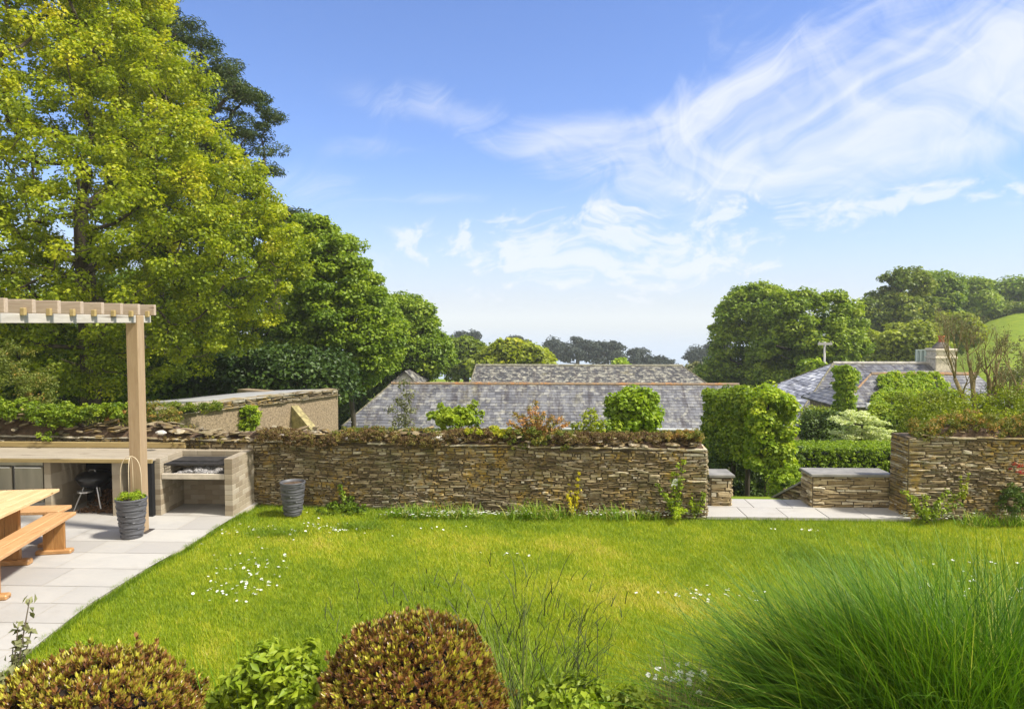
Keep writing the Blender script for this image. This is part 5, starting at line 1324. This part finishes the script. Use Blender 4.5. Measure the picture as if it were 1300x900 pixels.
tuft_c = c1
C = np.array([[c1[0]+rng.uniform(-.13, .13), c1[1]+rng.uniform(-.13, .13), .53+rng.uniform(-.01, .045)] for _ in range(46)])
root = thing('pot_plant', 'small bushy green plant growing in the pot by the post, under cane hoops', 'plant', (c1[0], c1[1], .5))
m = M(); clump_leaves(m, C, .035, 34, .026, .4, .6, .22, .8, .5, .2); m.build('foliage', LM['lime'], root)
m = M()
for (a0, rr_, hh) in ((.15, .125, .56), (1.9, .11, .55)):
    d = np.array([math.cos(a0), math.sin(a0), 0]); pts = []
    for th in np.linspace(0, math.pi, 15):
        pts.append([c1[0]-d[0]*rr_*math.cos(th), c1[1]-d[1]*rr_*math.cos(th), .48+ (hh-rr_*.0)*min(1, math.sin(th)**.35)])
    m.tube(pts, .0045, 5)
m.build('cane_hoops', CANE, root)
c2 = G(372, 653); pot('plant_pot', 'dark grey ribbed pot standing on the grass against the stone wall', tuple([c2[0], c2[1], .0]), .172, .47)

# ------------------------------------------------------------------ table and benches
def rotbuild(m, name, mat, t, org, ang):
    V = []
    for v in m.V:
        d = v-np.array(org); c, s = math.cos(ang), math.sin(ang)
        V.append(np.array(org)+np.stack([d[:, 0]*c-d[:, 1]*s, d[:, 0]*s+d[:, 1]*c, d[:, 2]], 1))
    m.V = V; return m.build(name, mat, t)
ang = math.radians(9.5)
tp = G(76, 620, .76); org = (tp[0], tp[1], 0)
t = thing('garden_table', 'oiled teak trestle table on the patio, cut by the left picture edge', 'table', org)
tw, tlen = 1.0, 2.3
m = M(); nb_ = 7
for k in range(nb_): 
    a = tp[0]-tw+tw*k/nb_; m.bbox((a+.003, tp[1]-tlen, .725), (a+tw/nb_-.003, tp[1], .76), .004, random.uniform(.55, 1))
rotbuild(m, 'table_top', woodmat('oiled_teak_top', (.55, .33, .15), (.74, .52, .29), .42, (14, 1.3, 14)), t, org, ang)
for yy0 in (tp[1]-.42, tp[1]-tlen+.36):
    m = M()
    for k in range(4): m.bbox((tp[0]-.80+k*.15, yy0-.045, .09), (tp[0]-.80+k*.15+.147, yy0, .72), .004, random.uniform(.3, 1))
    rotbuild(m, 'leg', W_TEAKZ, t, org, ang)
    m = M(); m.bbox((tp[0]-.92, yy0-.07, .022), (tp[0]-.1, yy0+.03, .09), .02); rotbuild(m, 'foot', W_TEAK, t, org, ang)
m = M(); m.bbox((tp[0]-.53, tp[1]-tlen+.36, .25), (tp[0]-.47, tp[1]-.45, .35), .005); rotbuild(m, 'stretcher', W_TEAK, t, org, ang)
def bench(label, corner, length, ang, width=.30, zs=.45):
    """corner: far right corner of the seat; runs towards -y before rotation"""
    org = (corner[0], corner[1], 0); t = thing('garden_bench', label, 'bench', org, 'teak benches round the table')
    m = M(); 
    for k in range(2): m.bbox((corner[0]-width+k*width/2+.002, corner[1]-length, zs-.04), (corner[0]-width+(k+1)*width/2-.002, corner[1], zs), .005, random.uniform(.5, 1))
    rotbuild(m, 'seat', woodmat('oiled_teak_seat', (.42, .22, .09), (.60, .36, .17), .42, (14, 1.3, 14)), t, org, ang)
    for yy0 in (corner[1]-.20, corner[1]-length+.2):
        m = M()
        for k in range(2): m.bbox((corner[0]-width+.035+k*(width-.07)/2, yy0-.04, .07), (corner[0]-width+.033+(k+1)*(width-.07)/2, yy0, zs-.045), .004, random.uniform(.3, 1))
        rotbuild(m, 'leg', W_TEAKZ, t, org, ang)
        m = M(); m.bbox((corner[0]-width-.04, yy0-.07, .022), (corner[0]+.04, yy0+.03, .075), .018); rotbuild(m, 'foot', W_TEAK, t, org, ang)
bc_ = G(97, 649, .45); bench('long teak bench along the right side of the table', bc_, 1.75, math.radians(12))
b2 = G(81, 645, .45); bench('short teak bench at the far end of the table, half hidden', np.array([b2[0]-1.15, b2[1]+.02, 0]), 1.15, math.radians(90+7), .30)

# ------------------------------------------------------------------ foreground planting
gY = 3.55
def domebush(name, label, px, py_top, wpx, Y, n, per, leaf, squash=1.0, t0=.45):
    s = Y/F; r = wpx/2*s; top = at(px, py_top, Y)[2]; c = np.array([at(px, py_top, Y)[0], Y, top-r*squash])
    root = thing(name, label, 'shrub', (c[0], c[1], 0))
    d = rng.normal(size=(n*2, 3)); d /= np.linalg.norm(d, axis=1)[:, None]; d = d[d[:, 2] > -.55][:n]
    k = 1+.05*np.sin(d[:, 0]*9+px)*np.cos(d[:, 1]*8)+.04*np.sin(d[:, 2]*14+d[:, 0]*6)+.03*np.sin(d[:, 0]*23+d[:, 2]*17)
    C = c+d*np.array([r, r, r*squash])*(k*(rng.uniform(.93, 1.03, len(d))+.09*(rng.random(len(d)) > .985)))[:, None]
    # rosettes: upright leaves around each shoot tip
    nl = per; cc = np.repeat(C, nl, 0); dd = np.repeat(d, nl, 0)
    up_ = dd*.7+np.array([0, 0, .6]); up_ /= np.linalg.norm(up_, axis=1)[:, None]
    rd = rng.normal(size=cc.shape); rd -= up_*(rd*up_).sum(1)[:, None]; rd /= np.linalg.norm(rd, axis=1)[:, None]
    lev = np.tile(np.linspace(0, 1, nl), len(C)); open_ = .35+.75*(1-lev)
    a = up_*np.cos(open_)[:, None]+rd*np.sin(open_)[:, None]; nn = np.cross(a, np.cross(rd, a)); nn /= (np.linalg.norm(nn, axis=1)[:, None]+1e-9); b_ = np.cross(nn, a)
    L_ = (leaf*rng.uniform(.7, 1.2, len(cc)))[:, None]; base = cc+up_*(lev*leaf*.5-leaf*.6)[:, None]
    V = np.stack([base, base+a*L_*.5+b_*L_*.2+nn*L_*.06, base+a*L_+nn*L_*-.08, base+a*L_*.5-b_*L_*.2+nn*L_*.06], 1).reshape(-1, 3)
    kk = np.arange(len(cc))[:, None]*4
    shoot = np.repeat(rng.beta(1.6, 2.0, len(C)), nl); t = np.clip(t0-.28+shoot*.5+lev*.32+rng.normal(0, .10, len(cc)), 0, 1)
    m = M(); m.add(V, np.concatenate([kk+[0, 1, 2], kk+[0, 2, 3]]), np.repeat(t, 4)); m.build('foliage', LM['bush'], root)
    m = M(); 
    for _ in range(40):
        e = C[rng.integers(len(C))]*.9+c*.1; m.tube([[c[0]+rng.normal()*.03, c[1]+rng.normal()*.03, 0], (c+e)/2-[0, 0, r*.3], e], [.012, .009, .004], 5)
    th = np.linspace(0, math.pi, 9)
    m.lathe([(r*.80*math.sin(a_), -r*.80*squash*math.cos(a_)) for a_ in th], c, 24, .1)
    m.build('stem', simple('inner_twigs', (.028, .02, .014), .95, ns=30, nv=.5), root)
domebush('bronze_bush', 'clipped dome of bronze and yellow leaves in the middle foreground', 522, 792, 236, 3.65, 5200, 11, .034, t0=.41)
domebush('bronze_bush', 'clipped bronze leaved bush in the bottom left corner', 108, 842, 286, 3.35, 5200, 11, .034, .8, t0=.45)
tag(M.build((lambda m: (m.add([(-6, 1.0, .01), (6, 1.0, .01), (6, 4.35, .01), (-6, 4.35, .01)], [(0, 1, 2, 3)]), m)[1])(M()), 'border_soil', SOIL), kind='structure')

# fountain grass
def fountain(name, label, px, Y, n, ln, spread, lean, sx, w=.006, t0=.5):
    b = at(px, 900, Y); B = np.stack([b[0]+rng.normal(0, sx, n), Y+rng.normal(0, .16, n), np.zeros(n)], 1)
    D = np.stack([rng.normal(lean[0], spread, n)+(B[:, 0]-b[0])*.5, rng.normal(lean[1], spread*.8, n)], 1)
    m = M(); m.blades(B, D, ln*np.clip(rng.normal(.84, .17, n), .35, 1.04), w, np.clip(rng.normal(.38, .16, n), .05, .8), np.clip(rng.normal(t0, .27, n), 0, 1), 9, taper=.95)
    return tag(m.build(name, LM['fount']), label, 'grass')
fountain('fountain_grass', 'big arching clump of green ornamental grass in the right foreground', 1200, 3.7, 9500, 1.50, .22, (-.24, 0), .31, w=.0105, t0=.38)
fountain('fountain_grass', 'smaller arching grass clump at the bottom right corner', 1320, 3.3, 2200, 1.2, .28, (-.05, 0), .2, t0=.45)
tuft('border_grass', 'thin upright green grass between bronze dome and fountain grass', 790, 900, 4.0, 420, .58, .005, .14, LM['fount'], .5, sx=.28, sy=.12, droop=.15)
# molinia seed stems
b = at(655, 900, 3.7)
m = M(); n = 70
B = np.stack([b[0]+rng.normal(0, .09, n), 3.7+rng.normal(0, .08, n), np.zeros(n)], 1); D = np.stack([rng.normal(-.02, .24, n), rng.normal(0, .12, n)], 1)
m.blades(B, D, rng.uniform(.85, 1.5, n), .0042, rng.uniform(.0, .35, n), np.clip(rng.normal(.75, .2, n), 0, 1), 8, .5)
B2 = []; D2 = []
for i in range(n):
    if rng.random() < .85:
        for q in range(4):
            h = rng.uniform(.55, 1.28); B2.append([B[i, 0]+D[i, 0]*h*.95, B[i, 1]+D[i, 1]*h*.9, h]); D2.append([D[i, 0]+rng.normal()*.35, rng.normal()*.3])
m.blades(np.array(B2), np.array(D2), rng.uniform(.06, .18, len(B2)), .006, .3, np.clip(rng.normal(.2, .15, len(B2)), 0, 1), 3, .7)
tag(m.build('seeding_grass', LM['seed']), 'tall thin grass with dark seed stems right of the bronze dome', 'grass')
tuft('border_grass', 'broad light green grass blades at the foot of the tall seed stems', 668, 900, 3.7, 110, .95, .012, .2, LM['fount'], .85, sx=.1, droop=.7, seg=8)
for i, (px, n, hh) in enumerate(((482, 18, 1.25), (738, 24, 1.15), (560, 20, 1.3))):
    b = at(px, 900, 3.75); B = np.stack([b[0]+rng.normal(0, .05, n), 3.75+rng.normal(0, .05, n), np.zeros(n)], 1); D = np.stack([rng.normal(-.02, .1, n), rng.normal(0, .1, n)], 1)
    m = M(); m.blades(B, D, hh*rng.uniform(.8, 1.05, n), .0028, rng.uniform(.0, .25, n), .35, 8, .5)
    B2 = [[B[j, 0]+D[j, 0]*h, B[j, 1]+D[j, 1]*h, h*.98] for j in range(n) for h in rng.uniform(.75, hh*.98, 4)]
    m.blades(np.array(B2), rng.normal(0, .5, (len(B2), 2)), .09, .005, .3, .08, 2, .7)
    tag(m.build('seeding_grass', LM['seed']), ['sparse dark seed stems rising left of the bronze dome', 'sparse dark seed stems standing over the border grass', 'dark seed stems rising directly behind the bronze dome'][i], 'grass')

# leafy border plants
def leafy(name, label, px, py, rx, ry, Y, n, size, mat, t0, per=26, rad=.06, aspect=.45):
    C = []
    for _ in range(n):
        a = rng.uniform(0, math.pi); r_ = rng.random()**.5
        C.append(at(px+math.cos(a)*rx*r_, py-math.sin(a)*ry*r_, Y)+[0, rng.uniform(-.12, .12), 0])
    C = np.array(C); z0 = 0
    root = thing(name, label, 'plant', (C[:, 0].mean(), Y, 0)); m = M()
    for c_ in C[::2]: m.tube([[c_[0]*.6+C[:, 0].mean()*.4, Y, 0], c_-[0, 0, .03]], [.006, .003], 4)
    m.build('stem', simple('green_stem', (.07, .12, .03), .7), root)
    m = M(); clump_leaves(m, C, rad, per, size, .5, t0, .2, .8, aspect, .25); m.build('foliage', mat, root)
leafy('leafy_perennial', 'lush green pinnate leaved plant between the two bronze bushes', 335, 905, 62, 78, 3.6, 90, .065, LM['green'], .75)
leafy('leafy_perennial', 'green ragged leaved shoot beside the left of the middle bronze bush', 372, 880, 28, 56, 3.7, 26, .075, LM['green'], .7)
leafy('leafy_perennial', 'low scalloped green leaves at the bottom right of the bronze dome', 720, 915, 62, 42, 3.6, 80, .055, LM['green'], .65, 20, .06, .6)
leafy('leafy_perennial', 'low green leaves at the bottom edge left of the straw stems', 800, 925, 50, 38, 3.6, 50, .05, LM['mid'], .65, 20, .06, .6)
tuft('border_grass', 'few broad iris like blades by the lush green plant', 290, 900, 3.7, 26, .9, .02, .15, LM['fount'], .6, sx=.08, droop=.2, seg=6)
# dried flower clump
root = thing('dried_flower_clump', 'straw coloured dry stems with white flowers beside the fountain grass', 'plant', tuple(at(865, 900, 3.8)*[1, 1, 0]))
b = at(866, 900, 3.8); n = 260; B = np.stack([b[0]+rng.normal(0, .05, n), 3.8+rng.normal(0, .05, n), np.zeros(n)], 1); a = rng.uniform(0, 6.28, n); D = np.stack([np.cos(a), np.sin(a)], 1)*rng.uniform(0, .28, (n, 1))
m = M(); m.blades(B, D, .78*rng.uniform(.7, 1.05, n), .004, .2, rng.random(n), 5, .5); m.build('stem', LM['straw'], root)
C = np.array([at(866+rng.normal()*22, 846+rng.uniform(-6, 22), 3.8)+[0, rng.uniform(-.1, .1), 0] for _ in range(26)])
for c_ in C:
    m = M(); clump_leaves(m, c_[None, :], .018, 12, .018, .5, .5, .2, .7, .7, .2); m.build('flower', LM['white'], root)
# twig at left edge
shoots('shrub_shoot', 'upright shoot of olive leaves over the patio at the left edge', (12, 905), 3.3, [(10, 776), (5, 800), (16, 815), (3, 830), (18, 845)], LM['olive'], .05, 4, .03, t0=.6, along=7)

# ------------------------------------------------------------------ hazy air
hm_, HN, HL = newmat('hazy_air')
pv = HN.new('ShaderNodeVolumePrincipled'); pv.inputs['Color'].default_value = (.90, .96, .95, 1); pv.inputs['Density'].default_value = .0006
ho = HN.new('ShaderNodeOutputMaterial'); HL.new(pv.outputs[0], ho.inputs['Volume'])
m = M(); m.box((-6000, -60, -90), (6000, 9000, 45)); tag(m.build('haze', hm_), kind='stuff')
